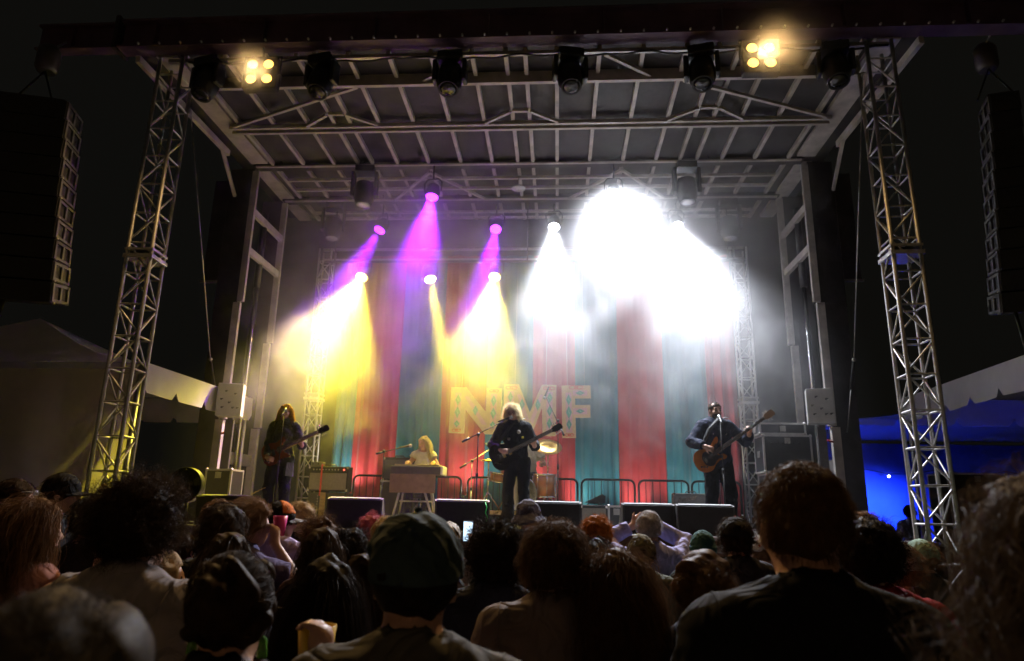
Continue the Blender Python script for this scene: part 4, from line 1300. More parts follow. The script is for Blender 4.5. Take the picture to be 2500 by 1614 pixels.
def tent(label, corners, eave, peak, walls, group, drop=0.42, wallmat=None, zwall=None, vals=(0, 1, 2, 3), nsc=5, polez=None):
    cx = sum(c[0] for c in corners) / 4
    cy_ = sum(c[1] for c in corners) / 4
    t = thing('frame_tent', label, 'tent', (cx, cy_, 0), 0, group)
    m = MB()
    N = 14
    for s_ in range(4):
        a, b = Vector((*corners[s_], eave)), Vector((*corners[(s_ + 1) % 4], eave))
        p = Vector((cx, cy_, peak))
        k = len(m.v)
        for i in range(N + 1):
            v = i / N
            for j in range(N + 1):
                q = a.lerp(b, j / N).lerp(p, v)
                q.z -= 0.18 * math.sin(math.pi * v) * (1 - .5 * v)
                m.v.append(tuple(q))
        for i in range(N):
            for j in range(N):
                q = k + i * (N + 1) + j
                m.f.append((q, q + 1, q + N + 2, q + N + 1)); m.smooth.append(True)
    m.build('canopy', vinyl, t)
    for s_ in vals:
        m = MB()
        valance(m, corners[s_], corners[(s_ + 1) % 4], eave, eave - drop, nsc, -0.03)
        m.build('valance', vinyl, t)
    for c in corners:
        MB().tube((c[0] + (cx - c[0]) * .02, c[1] + (cy_ - c[1]) * .02, 0), (c[0] + (cx - c[0]) * .02, c[1] + (cy_ - c[1]) * .02, eave - 0.03), 0.035).build('pole', alu, t)
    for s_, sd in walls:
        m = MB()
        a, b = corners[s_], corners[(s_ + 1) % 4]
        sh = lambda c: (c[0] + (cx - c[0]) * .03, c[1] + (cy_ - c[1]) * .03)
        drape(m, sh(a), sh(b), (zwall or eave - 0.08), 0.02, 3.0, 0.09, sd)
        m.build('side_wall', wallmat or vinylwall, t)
    return t


TT = 'white frame tents beside the stage'
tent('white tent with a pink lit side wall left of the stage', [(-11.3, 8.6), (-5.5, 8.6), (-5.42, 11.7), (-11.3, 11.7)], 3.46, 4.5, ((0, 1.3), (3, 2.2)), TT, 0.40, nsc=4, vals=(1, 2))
o = thing('gutter_drape', 'white scalloped flap hanging inside the left tent', 'tent flap', (-5.6, 9.2, 3.0))
m = MB(); valance(m, (-7.9, 11.5), (-5.45, 11.5), 3.4, 3.0, 4, 0.02); m.build('flap', vinyl, o)
tent('white tent with scalloped valance at the right edge beyond the truss tower', [(5.75, 7.8), (11.5, 7.8), (11.5, 12.2), (5.95, 12.2)], 3.64, 4.9, (), TT, 0.42, nsc=6, vals=(0, 2, 3))
tent('farther white tent with a blue lit side wall behind the right tower', [(5.7, 14.2), (14.5, 14.2), (14.5, 18.4), (5.7, 18.4)], 3.55, 4.55, ((2, 0.4), (3, 1.0)), TT, 0.12, bluelitwall, nsc=8, vals=(0,))
bl = thing('festoon_string', 'string of small bulbs hung along the blue lit tent wall', 'string lights', (7.6, 17.6, 2.9))
pts = [(5.9 + i * 0.55, 17.7, 2.78 - 0.12 * abs(math.sin(i * 1.05))) for i in range(13)]
MB().path(pts, 0.01, 5).build('wire', rubber, bl)
for i in (2, 4, 7, 10):
    MB().ball(Vector(pts[i]) - Vector((0, 0, 0.06)), 0.032, 10, 6).build('bulb', emitter('blue white bulb', (0.45, 0.55, 1.0), 14.0), bl)
    if i < 6:
        spot(bl, Vector(pts[i]) - Vector((0.2, 1.3, 0.25)), Vector(pts[i]) + Vector((-0.2, 0.8, -1.9)), (0.03, 0.10, 1.0), 1300, 110, 1.0, 0.1)
tb = thing('folding_table', 'white folding table inside the blue lit tent', 'table', (8.0, 15.2, 0))
MB().box((8.0, 15.2, 1.02), (1.5, 0.7, 0.05), None, .01).build('top', whitebox, tb)
for sx in (-.65, .65):
    for sy in (-.28, .28):
        MB().tube((8 + sx, 15.2 + sy, 0), (8 + sx, 15.2 + sy, 1.0), 0.018).build('leg', alu, tb)

# unseen white tents added behind the crowd to bounce stage light onto its backs
for i_, (xa_, xb_) in enumerate(((-15.0, -5.2), (-4.9, 4.9), (5.2, 15.0))):
    tent('unseen white tent added behind the crowd to bounce light, %s of three' % ('left one', 'middle one', 'right one')[i_], [(xa_, -11.0), (xb_, -11.0), (xb_, -5.2), (xa_, -5.2)], 3.6, 5.2, ((2, i_ * 1.7),), 'added bounce tents behind the crowd', 0.4, mat('white bounce wall vinyl', (0.74, 0.71, 0.69), 0.5, 0, 0.06, 2.0), nsc=7, vals=(2,))
flight_case('tall black flight case under the right tent, lower left of the stack', 6.0, 6.9, 0.0, 1.25, 11.3, 11.9)
flight_case('black flight case on top of the stack under the right tent', 6.05, 6.95, 1.255, 2.35, 11.3, 11.9)
flight_case('wide black flight case beside the stack under the right tent', 7.0, 8.3, 0.0, 2.2, 11.4, 12.0)
# ------------------------------------------------------------------ organic shapes: signed distance fields meshed on a grid


def tcap(P, a, b, ra, rb):
    a = np.asarray(a, np.float32); ab = np.asarray(b, np.float32) - a
    q = P - a
    t = np.clip((q @ ab) / np.float32(max(ab @ ab, 1e-12)), 0, 1)
    q = q - t[:, None] * ab
    return np.sqrt(np.einsum('ij,ij->i', q, q)) - (np.float32(ra) + np.float32(rb - ra) * t)


def ell(P, c, r, M=None):
    q = P - np.asarray(c, np.float32)
    if M is not None:
        q = q @ np.asarray(M, np.float32)          # world -> local of the rotated ellipsoid
    r = np.asarray(r, np.float32)
    q = q / r
    k0 = np.sqrt(np.einsum('ij,ij->i', q, q))
    q = q / r
    k1 = np.sqrt(np.einsum('ij,ij->i', q, q))
    return k0 * (k0 - 1.0) / np.maximum(k1, 1e-9)


def smin(a, b, k):
    h = np.maximum(k - np.abs(a - b), 0) / k
    return np.minimum(a, b) - h * h * k * 0.25


def field(prims):
    def f(P):
        d = None
        for fn, args, k in prims:
            e = fn(P, *args)
            d = e if d is None else (smin(d, e, k) if k > 0 else np.minimum(d, e))
        return d
    return f


def grp(P, prims, c, r):
    """a cluster of small shapes, evaluated only near its centre"""
    e = P - c
    dd = np.sqrt(np.einsum('ij,ij->i', e, e))
    out = dd - r + .06
    near = dd < r
    if near.any():
        out[near] = np.minimum(field(prims)(P[near]), .2)
    return out


def wob(P, s, amp, seed=0.0):
    """cheap smooth noise for folds and wrinkles"""
    x, y, z = P[:, 0] * s, P[:, 1] * s, P[:, 2] * s
    return amp * (np.sin(x * 1.3 + 2.1 * np.sin(z * .7 + seed) + seed) * np.sin(y * 1.1 + 1.7 * np.sin(x * .6 - seed)) +
                  0.6 * np.sin(z * 1.9 + 1.5 * np.sin(x * 1.3 + y + seed)) + 0.35 * np.sin((x + y + z) * 3.1 + seed * 3))


def sdf_mesh(f, lo, hi, h):
    lo = np.asarray(lo, float); hi = np.asarray(hi, float)
    B = 6
    nb = np.maximum(1, np.ceil((hi - lo) / (h * B)).astype(int))
    n = nb * B + 1
    # coarse pass
    cs = [lo[i] + (np.arange(nb[i]) + .5) * h * B for i in range(3)]
    C = np.stack(np.meshgrid(*cs, indexing='ij'), -1).reshape(-1, 3)
    dc = f(C.astype(np.float32))
    act = np.abs(dc) < h * B * 1.5
    V = np.repeat(np.repeat(np.repeat(dc.reshape(nb), B, 0), B, 1), B, 2)
    V = np.pad(V, ((0, 1),) * 3, mode='edge')
    idx = np.stack(np.unravel_index(np.nonzero(act)[0], nb), -1)
    if len(idx) == 0:
        return np.zeros((0, 3)), np.zeros((0, 4), int)
    o = np.stack(np.meshgrid(*[np.arange(B + 1)] * 3, indexing='ij'), -1).reshape(-1, 3)
    G = (idx[:, None, :] * B + o[None]).reshape(-1, 3)
    key = (G[:, 0] * n[1] + G[:, 1]) * n[2] + G[:, 2]
    key = np.unique(key)
    gi = np.stack(np.unravel_index(key, n), -1)
    V.reshape(-1)[key] = f((lo + gi * h).astype(np.float32))
    S = V < 0
    a = S[:-1, :-1, :-1].astype(np.int8)
    cnt = np.zeros_like(a)
    for dx in (0, 1):
        for dy in (0, 1):
            for dz in (0, 1):
                cnt += S[dx:n[0] - 1 + dx, dy:n[1] - 1 + dy, dz:n[2] - 1 + dz]
    mask = (cnt > 0) & (cnt < 8)
    cells = np.stack(np.nonzero(mask), -1)
    if len(cells) == 0:
        return np.zeros((0, 3)), np.zeros((0, 4), int)
    cid = np.full(mask.shape, -1, int)
    cid[mask] = np.arange(len(cells))
    acc = np.zeros((len(cells), 3)); num = np.zeros(len(cells))
    corner = [(i, j, k) for i in (0, 1) for j in (0, 1) for k in (0, 1)]
    for p in corner:
        for ax in range(3):
            if p[ax]: continue
            q = list(p); q[ax] = 1
            va = V[cells[:, 0] + p[0], cells[:, 1] + p[1], cells[:, 2] + p[2]]
            vb = V[cells[:, 0] + q[0], cells[:, 1] + q[1], cells[:, 2] + q[2]]
            cr = (va < 0) != (vb < 0)
            t = np.where(cr, va / np.where(cr, va - vb, 1), 0)
            t = np.clip(t, 0, 1)
            pt = np.array(p, float)[None] + np.zeros((len(cells), 3))
            pt[:, ax] = t
            acc[cr] += pt[cr]; num[cr] += 1
    verts = lo + (cells + acc / np.maximum(num, 1)[:, None]) * h
    quads = []
    for ax in range(3):
        u, v = (ax + 1) % 3, (ax + 2) % 3
        s0 = S.take(range(0, n[ax] - 1), ax); s1 = S.take(range(1, n[ax]), ax)
        e = np.stack(np.nonzero(s0 != s1), -1)
        ok = (e[:, u] > 0) & (e[:, v] > 0) & (e[:, u] < n[u] - 1) & (e[:, v] < n[v] - 1)
        e = e[ok]
        ins = s0[e[:, 0], e[:, 1], e[:, 2]]
        ids = []
        for du, dv in ((-1, -1), (0, -1), (0, 0), (-1, 0)):
            c = e.copy(); c[:, u] += du; c[:, v] += dv
            ids.append(cid[c[:, 0], c[:, 1], c[:, 2]])
        q = np.stack(ids, -1)
        q = np.where(ins[:, None], q, q[:, ::-1])
        quads.append(q)
    quads = np.concatenate(quads)
    quads = quads[(quads >= 0).all(1)]
    return verts, quads


def np_mesh(name, verts, quads, tris_ribbon=None, smooth=True):
    me = bpy.data.meshes.new(name)
    nv, nq = len(verts), len(quads)
    me.vertices.add(nv)
    me.vertices.foreach_set('co', np.asarray(verts, np.float32).ravel())
    me.loops.add(nq * 4)
    me.loops.foreach_set('vertex_index', np.asarray(quads, np.int32).ravel())
    me.polygons.add(nq)
    me.polygons.foreach_set('loop_start', np.arange(nq, dtype=np.int32) * 4)
    me.polygons.foreach_set('use_smooth', np.full(nq, smooth))
    me.update(calc_edges=True)
    return me


def part_sdf(name, f, lo, hi, h, material, parent):
    v, q = sdf_mesh(f, lo, hi, h)
    if len(q) == 0:
        return None
    o = bpy.data.objects.new(name, np_mesh(name, v, q))
    o.data.materials.append(material)
    link(o, parent)
    return o


def unit(v):
    v = np.asarray(v, float)
    return v / max(np.linalg.norm(v), 1e-9)


def rotz(a):
    c, s = math.cos(a), math.sin(a)
    return np.array([[c, -s, 0], [s, c, 0], [0, 0, 1.0]])


def rotx(a):
    c, s = math.cos(a), math.sin(a)
    return np.array([[1, 0, 0], [0, c, -s], [0, s, c.real]], float)


def ik(a, b, l1, l2, pole):
    """elbow position between a and b"""
    a = np.asarray(a, float); b = np.asarray(b, float)
    d = b - a
    L = min(np.linalg.norm(d), (l1 + l2) * 0.999)
    u = unit(d)
    x = (l1 * l1 - l2 * l2 + L * L) / (2 * L)
    hgt = math.sqrt(max(l1 * l1 - x * x, 0))
    p = np.asarray(pole, float)
    p = unit(p - u * (p @ u))
    return a + u * x + p * hgt, a + u * L


def hand_prims(wr, d, palm, s, curl=0.6, spread=1.0, side=1):
    """wr wrist, d direction of the fingers, palm normal, thumb on the +across*side"""
    d = unit(d); palm = unit(np.asarray(palm, float) - d * (np.asarray(palm, float) @ d))
    ac = np.cross(d, palm) * side
    pr = []
    c0 = wr + d * 0.05 * s
    pr.append((tcap, (wr, c0 + d * .02 * s, 0.026 * s, 0.03 * s), 0.02))
    for i, (off, ln) in enumerate(((0.028, 0.066), (0.010, 0.075), (-0.009, 0.07), (-0.026, 0.055))):
        k = wr + d * 0.085 * s + ac * off * s
        pr.append((tcap, (c0 + ac * off * .8 * s, k, 0.015 * s, 0.011 * s), 0.015))
        d1 = unit(d * math.cos(curl) + palm * math.sin(curl) + ac * off * 1.2 * spread)
        m1 = k + d1 * ln * .5 * s
        d2 = unit(d * math.cos(curl * 2.1) + palm * math.sin(curl * 2.1))
        pr.append((tcap, (k, m1, 0.0105 * s, 0.0095 * s), 0.004))
        pr.append((tcap, (m1, m1 + d2 * ln * .5 * s, 0.0095 * s, 0.0075 * s), 0.004))
    tb = wr + d * 0.03 * s + ac * 0.03 * s
    t1 = tb + unit(d * .7 + ac * .8 + palm * .4) * 0.038 * s
    pr.append((tcap, (wr + d * .02 * s, tb, 0.018 * s, 0.014 * s), 0.015))
    pr.append((tcap, (tb, t1, 0.0135 * s, 0.0105 * s), 0.006))
    pr.append((tcap, (t1, t1 + unit(d * .9 + ac * .3 + palm * .7) * 0.03 * s, 0.0105 * s, 0.008 * s), 0.004))
    return pr


SKIN = {}


def skin_mat(tone):
    base = {'fair': (0.52, 0.31, 0.23), 'mid': (0.40, 0.23, 0.16), 'tan': (0.30, 0.165, 0.11), 'dark': (0.12, 0.065, 0.045)}[tone]
    return mat('skin ' + tone, base, 0.5, 0, 0.1, 30, 0.12, 160, spec=0.4)


def hair_mat(name, col):
    m = mat('hair ' + name, col, 0.55, 0, 0.35, 40, 0, 1, transl=0.6 if col[0] > .55 else 0.25, spec=0.06)
    return m


def cloth(name, col, rough=0.85, var=0.12):
    return mat('cloth ' + name, col, rough, 0, var, 14, 0.12, 420, spec=0.12, folds=0.55)


class Figure:
    """a standing (or sitting) person; local frame faces +y"""

    def __init__(self, label, loc, height, rz=0.0, female=False, bulk=1.0, tone='fair', h=0.015, head_turn=0.0, head_nod=0.0,
                 lean=(0.0, 0.0), lh=None, rh=None, lpole=None, rpole=None, lhand=None, rhand=None, sit=None, stance=0.11, cat='person', group=None, feet=None, twist=0.0, head_tilt=0.0):
        self.root = thing('person', label, cat, loc, rz, group)
        s = height / 1.75
        self.s = s
        self.h = h
        self.female = female
        self.tone = tone
        f = female
        b = bulk
        lx, ly = lean
        up = lambda x, y, z: np.array([x * s + lx * max(0, z - .9), y * s + ly * max(0, z - .9), z * s])
        dz = 0.0
        if sit is not None:
            dz = sit / s - 0.90
        J = {}
        U = lambda x, y, z: up(x, y, z) + np.array([0, 0, dz * s])
        self.U = U
        J['pelvis'] = U(0, 0, .95); J['chest'] = U(0, .0, 1.29); J['neck'] = U(0, -.02, 1.47); J['head'] = U(0, .015, 1.632)
        sw = (0.165 if f else 0.19) * (0.5 + 0.5 * b)
        for sd, nm in ((-1, 'l'), (1, 'r')):
            sh = U(sd * sw, -.01, 1.415)
            J[nm + 'sh'] = sh
            tgt = lh if nm == 'l' else rh
            pole = lpole if nm == 'l' else rpole
            l1, l2 = 0.285 * s, 0.255 * s
            if tgt is None:
                J[nm + 'el'] = sh + np.array([sd * .055, -.03, -.275]) * s
                J[nm + 'wr'] = J[nm + 'el'] + np.array([-sd * .02, .10, -.225]) * s
            else:
                # world target -> local
                M = rotz(-rz)
                q = M @ (np.asarray(tgt, float) - np.asarray(loc, float))
                pl = np.array([sd * .5, -.45, -.8]) if pole is None else np.asarray(pole, float)
                J[nm + 'el'], J[nm + 'wr'] = ik(sh, q, l1, l2, pl)
            J[nm + 'hip'] = U(sd * .088, 0, .92)
            if sit is None:
                fx = stance
                fo = (0, 0) if feet is None else feet[0 if nm == 'l' else 1]
                J[nm + 'ank'] = np.array([sd * fx * s + fo[0], -.01 * s + fo[1], .085 * s])
                kn, _ = ik(J[nm + 'hip'], J[nm + 'ank'], .43 * s, .43 * s, (sd * .1, 1, 0))
                J[nm + 'kn'] = kn
            else:
                J[nm + 'kn'] = J[nm + 'hip'] + np.array([sd * .06, .40, .0]) * s
                J[nm + 'ank'] = np.array([J[nm + 'kn'][0], J[nm + 'kn'][1] + .02, .085 * s])
        self.J = J
        Hm = rotz(head_turn) @ rotx(head_nod) @ np.array([[math.cos(head_tilt), 0, math.sin(head_tilt)], [0, 1, 0], [-math.sin(head_tilt), 0, math.cos(head_tilt)]])
        self.Hm = Hm
        hc = J['head']
        hp = lambda x, y, z: hc + Hm @ (np.array([x, y, z]) * s)
        self.hp = hp
        # --- head
        hd = [(ell, (hp(0, -.012, .028), np.array([.076, .097, .094]) * s, Hm), .03),
              (ell, (hp(0, .035, -.045), np.array([.056, .062, .078]) * s, Hm), .035),
              (ell, (hp(0, .052, -.092), np.array([.03, .028, .024]) * s, Hm), .03),
              (tcap, (hp(0, .092, .005), hp(0, .112, -.035), .010 * s, .0145 * s), .016),
              (tcap, (hp(-.035, .078, .018), hp(.035, .078, .018), .012 * s, .012 * s), .02),
              (tcap, (hp(-.018, .09, -.068), hp(.018, .09, -.068), .008 * s, .008 * s), .012)]
        for sd in (-1, 1):
            hd.append((ell, (hp(sd * .079, -.008, -.012), np.array([.009, .021, .033]) * s, Hm), .008))
            hd.append((ell, (hp(sd * .042, .062, -.03), np.array([.022, .024, .02]) * s, Hm), .02))
        nk = [(tcap, (J['neck'] - np.array([0, 0, .03 * s]), hp(0, -.02, -.06), (.060 if not f else .052) * s, (.054 if not f else .046) * s), .03)]
        tr = [(ell, (U(0, 0, .95), np.array([.165 if not f else .172, .115, .13]) * s * b), .06),
              (ell, (U(0, .008, 1.10), np.array([.145 if not f else .128, .108, .17]) * s * b), .08),
              (ell, (U(0, 0, 1.29), np.array([.168 if not f else .148, .115, .185]) * s * b), .08),
              (tcap, (J['lsh'] + np.array([.04, 0, 0]) * s, J['rsh'] - np.array([.04, 0, 0]) * s, .062 * s, .062 * s), .06),
              (tcap, (J['lsh'] + np.array([.05, 0, .012]) * s, J['neck'] + np.array([-.02, 0, .02]) * s, .045 * s, .055 * s), .06),
              (tcap, (J['rsh'] - np.array([.05, 0, -.012]) * s, J['neck'] + np.array([.02, 0, .02]) * s, .045 * s, .055 * s), .06)]
        if f:
            for sd in (-1, 1):
                tr.append((ell, (U(sd * .07, .085, 1.27), np.array([.06, .05, .06]) * s), .05))
        ar = []
        for nm in 'lr':
            k = (0.86 if f else 1.0)
            ar += [(tcap, (J[nm + 'sh'], J[nm + 'el'], .054 * s * k, .040 * s * k), .04), (tcap, (J[nm + 'el'], J[nm + 'wr'], .041 * s * k, .027 * s * k), .02)]
        lg = []
        for nm in 'lr':
            lg += [(tcap, (J[nm + 'hip'], J[nm + 'kn'], .088 * s * b, .058 * s), .05), (tcap, (J[nm + 'kn'], J[nm + 'ank'], .056 * s, .04 * s), .03),
                   (tcap, (J[nm + 'ank'] - np.array([0, .03, .045]) * s, J[nm + 'ank'] + np.array([0, .15, -.055]) * s, .038 * s, .03 * s), .03)]
        hands = []
        hgr = []
        for nm, spec in (('l', lhand), ('r', rhand)):
            sd = -1 if nm == 'l' else 1
            wr = J[nm + 'wr']
            fd = unit(wr - J[nm + 'el'])
            if spec is None:
                hn = hand_prims(wr, unit(fd + np.array([0, .1, -.2])), np.array([-sd, .2, 0]), s, .45, 1.0, -sd if False else (1 if nm == 'r' else -1))
            else:
                M = rotz(-rz)
                hn = hand_prims(wr, M @ np.asarray(spec[0], float), M @ np.asarray(spec[1], float), s, spec[2] if len(spec) > 2 else .9, 1.0, spec[3] if len(spec) > 3 else 1)
            hgr.append((grp, (hn, np.asarray(wr, np.float32), .3 * s), .02))
        hgr.append((grp, (hd, np.asarray(hp(0, 0, 0), np.float32), .30 * s), .03))
        self.hd, self.nk, self.tr, self.ar, self.lg, self.hands = hd, nk, tr, ar, lg, hands
        allp = tr + nk + ar + lg + hgr
        pts = np.array(list(J.values()))
        lo = pts.min(0) - .17; hi = pts.max(0) + .17
        lo[2] = -.02
        hi[2] = max(hi[2], (J['head'][2] + .15 * s))
        self.lo, self.hi = lo, hi
        self.bodyf = field(allp)
        self.body = part_sdf('body', self.bodyf, lo, hi, h, skin_mat(tone), self.root)

    # ---------------- clothing
    def shirt(self, material, sleeve=0.5, hem=0.86, ease=0.016, neck=0.075, amp=0.009, name='shirt', open_back=None, collar=0.0, low=False):
        """sleeve: 0 none, 0.5 short, 1 long"""
        J, s, U = self.J, self.s, self.U
        ends = []
        pr = [(fn, a, k) for fn, a, k in self.tr]
        for nm in 'lr':
            if sleeve <= 0: continue
            a, e, w = J[nm + 'sh'], J[nm + 'el'], J[nm + 'wr']
            loose = .012 * s
            if sleeve <= 0.5:
                q = a + (e - a) * (sleeve / .5) * .85
                pr.append((tcap, (a, q, .056 * s + loose * .5, .052 * s + loose), .04))
                ends.append((q, unit(e - a)))
            else:
                pr.append((tcap, (a, e, .056 * s, .046 * s + loose * .4), .04))
                q = e + (w - e) * ((sleeve - .5) / .5) * .97
                pr.append((tcap, (e, q, .046 * s + loose * .4, .036 * s + loose * .4), .02))
                ends.append((q, unit(w - e)))
        base = field(pr)
        hz = U(0, 0, hem)[2]
        nkc = J['neck'] + np.array([0, .022, .055]) * s
        seed = random.uniform(0, 20)

        def f(P):
            d = base(P) - ease * s + (wob(P * np.float32([1.1, 1.1, .55]), 22, amp, seed) + wob(P * np.float32([1, 1, .6]), 47, amp * .4, seed * 2)) * (0.4 + np.clip((1.5 * s - P[:, 2]) * 2, 0, 1))
            d = np.maximum(d, hz - P[:, 2] + .006 * np.sin(P[:, 0] * 30 + seed))
            if sleeve > 0:
                for q, n in ends:
                    pl = (P - q) @ n
                    near = np.linalg.norm(P - q, axis=1) < .13 * s
                    d = np.where(near, np.maximum(d, pl), d)
            d = np.maximum(d, -ell(P, nkc, np.array([neck, neck * .95, neck * .95]) * s))
            if low:
                d = np.maximum(d, P[:, 2] - U(0, 0, 1.385)[2] - 0.25 * np.abs(np.abs(P[:, 0]) - .1 * s))
            return d
        self.shirt_f = f
        self.seams = []
        o = part_sdf(name, f, self.lo - .03, self.hi + .03, self.h * .95, material, self.root)
        if self.h < .0145 and o is not None and not low:
            for sd, nm in ((-1, 'l'), (1, 'r')):
                # armhole seam, pressed on the cloth
                ang = np.linspace(0, 2 * math.pi, 29)[:-1]
                c0 = J[nm + 'sh'] + np.array([-sd * .018, 0, -.03]) * s
                dirs = np.stack([np.full(28, sd * .12), np.cos(ang) * .9, np.sin(ang)], -1)
                t0, t1 = np.zeros(28), np.full(28, .17 * s)
                for _ in range(16):
                    tm = (t0 + t1) / 2
                    ins = f((c0 + dirs * tm[:, None]).astype(np.float32)) < 0
                    t0 = np.where(ins, tm, t0); t1 = np.where(ins, t1, tm)
                keep = (t1 < .155 * s)
                P_ = c0 + dirs * t1[:, None]
                run = []
                for i in range(28):
                    if keep[i]: run.append(P_[i])
                    else:
                        if len(run) > 3: MB().path(run, .0028, 5).build('seam', material, self.root, world=False)
                        run = []
                if len(run) > 3: MB().path(run, .0028, 5).build('seam', material, self.root, world=False)
        if collar > 0:
            pts = [J['neck'] + (np.array([math.cos(t) * .066, math.sin(t) * .062 + .008, .022 - .018 * math.sin(t)])) * s for t in np.linspace(0, 2 * math.pi, 25)[:-1]]
            m = MB(); m.path(pts, collar * s, 6, True)
            m.build('collar', material, self.root, world=False)
        return o

    def trousers(self, material, ease=0.014, waist=1.0, flare=0.0, name='trousers'):
        J, s, U = self.J, self.s, self.U
        pr = [self.tr[0], self.tr[1]]
        for nm in 'lr':
            pr += [(tcap, (J[nm + 'hip'], J[nm + 'kn'], .092 * s, .066 * s), .05), (tcap, (J[nm + 'kn'], J[nm + 'ank'] + np.array([0, 0, .0]) * s, .064 * s, (.055 + flare) * s), .03)]
        base = field(pr)
        wz = U(0, 0, waist)[2]
        az = .05 * s
        seed = random.uniform(0, 20)

        def f(P):
            d = base(P) - ease * s + wob(P, 14, .004, seed)
            d = np.maximum(d, P[:, 2] - wz)
            return np.maximum(d, az - P[:, 2])
        return part_sdf(name, f, self.lo - .03, self.hi + .03, self.h * 1.05, material, self.root)

    def shoes(self, material):
        for nm in 'lr':
            a = self.J[nm + 'ank']
            s = self.s
            f0 = field([(tcap, (a - np.array([0, .035, .035]) * s, a + np.array([0, .16, -.045]) * s, .05 * s, .042 * s), .03), (tcap, (a, a + np.array([0, .02, -.04]) * s, .05 * s, .05 * s), .03)])
            f = lambda P, f0=f0, a=a: np.maximum(np.maximum(f0(P), .004 - P[:, 2] + (a[2] - .085 * s)), P[:, 2] - a[2] - .02 * s)
            part_sdf('shoe', f, a - .2, a + .25, .012, material, self.root)

    def eyes(self, brow=None):
        for sd in (-1, 1):
            MB().ball(self.hp(sd * .031, .083, .0), 0.011 * self.s, 10, 7).build('eye', mat('eye', (0.05, 0.035, 0.03), 0.15), self.root, world=False)
            if brow is not None:
                MB().path([self.hp(sd * .015, .093, .022), self.hp(sd * .032, .092, .028), self.hp(sd * .05, .082, .02)], 0.004, 5).build('eyebrow', brow, self.root, world=False)

    # ---------------- hair
    def head_local(self, P):
        return ((P - self.J['head']) @ self.Hm) / self.s

    def hair(self, material, style='short', n=1200, width=0.0016, vol=0.012, length=0.05, seed=1, nape=-0.075, hairline=0.05, back=0.30, curl=0.0, name='hair', wide=0.0, base_h=None, flyaway=0.1, push=True, clump=.7, lock=22):
        s = self.s
        rg = np.random.default_rng(seed)
        hp = self.hp
        # hair cap (base mass)
        cap = lambda P, v: ell(P, hp(0, -.012, .028), (np.array([.078, .099, .096]) + v + np.array([wide, wide * .6, 0])) * s, self.Hm)
        sd_ = seed * 1.7

        def region(P):
            q = self.head_local(P)
            front = q[:, 1] - (hairline + 0.02) - np.clip(q[:, 2] - .045, 0, 1) * 1.3
            low = nape - q[:, 2] + np.clip(q[:, 1] + .05, 0, 1) * .6
            return np.maximum(front, low) * s

        lumps = 0.006 if style in ('short', 'buzz') else 0.010
        if style == 'curly': lumps = vol * .28

        def basef(P):
            d = cap(P, vol) + wob(P, 60 if style == 'curly' else 34, lumps, sd_)
            d = np.maximum(d, region(P) - .004)
            if style in ('long', 'wavy'):
                c0, c1 = hp(0, -.05, -.02), hp(0, -.075, 0) + np.array([0, -.01, -back])
                e = tcap(P * np.array([1, 1.25, 1]), c0 * np.array([1, 1.25, 1]), c1 * np.array([1, 1.25, 1]), (.078 + vol + wide) * s, (.07 + vol * .4 + wide) * s)
                e = e + wob(P * np.array([1.5, 1.5, .35]), 40, .008, sd_)
                q = self.head_local(P)
                e = np.maximum(e, (q[:, 1] - .02) * s)
                d = smin(d, e, .03)
            if style == 'bun':
                d = smin(d, ell(P, hp(0, -.11, .035), np.array([.05, .045, .05]) * s) + wob(P, 60, .004, sd_), .02)
            if style == 'pony':
                d = smin(d, tcap(P, hp(0, -.11, .03), hp(0, -.13, 0) + np.array([0, -.03, -back]), .045 * s, .03 * s) + wob(P * np.array([1.5, 1.5, .6]), 50, .010, sd_), .03)
            return d
        lo = self.J['head'] - np.array([.2, .25, .18 + (back if style in ('long', 'wavy', 'pony') else 0)]) - vol
        hi = self.J['head'] + np.array([.2, .2, .2]) + vol
        bv, bq = sdf_mesh(basef, lo, hi, base_h or min(self.h, .011))
        V = [bv]; Q = [bq]
        off = len(bv)
        # roots
        m = n * 3
        u = rg.normal(size=(m, 3)); u /= np.linalg.norm(u, axis=1)[:, None]
        rad = np.array([.078, .099, .096]) + vol * (1.0 if style in ('bun', 'short') else .6) + np.array([wide, wide * .6, 0])
        L = u * rad + np.array([0, -.012, .028])
        nrm = u / rad; nrm /= np.linalg.norm(nrm, axis=1)[:, None]
        keep = (L[:, 1] < hairline + .02 + np.clip(L[:, 2] - .045, 0, 1) * 1.3) & (L[:, 2] > nape + np.clip(L[:, 1] + .05, 0, 1) * .6)
        L = L[keep][:n]; nrm = nrm[keep][:n]
        N = len(L)
        if N == 0:
            return None
        P0 = self.J['head'] + (L * s) @ self.Hm.T
        D = nrm @ self.Hm.T
        ln = length * s * rg.uniform(.55, 1.15, N)
        steps = {'buzz': 2, 'short': 4, 'curly': 9, 'long': 11, 'wavy': 12, 'bun': 6, 'pony': 9}[style]
        grav = {'buzz': .05, 'short': .35, 'curly': .12, 'long': 1.1, 'wavy': .9, 'bun': .0, 'pony': .0}[style]
        pos = P0.copy(); path = [pos.copy()]
        upv = self.Hm @ np.array([0, 0, 1.0]); bk = self.Hm @ np.array([0, -1.0, 0])
        tgt = hp(0, -.11, .03)
        crown = (bk * .7 - upv * .3)
        jit = rg.normal(size=(N, 3)) * flyaway
        sgn = np.where(L[:, 0] >= 0, 1.0, -1.0)
        coll = field(self.tr + self.nk) if (style in ('long', 'wavy') and push) else None
        dirv = D * (.3 if style == 'long' else .5 if style == 'wavy' else .8) + jit
        if style in ('long', 'wavy'):
            dirv = dirv + (sgn * (.03 + 2.2 * np.clip(L[:, 1], 0, .1)))[:, None] * self.Hm[:, 0][None] - np.clip(L[:, 1] * 8, 0, .6)[:, None] * self.Hm[:, 1][None]
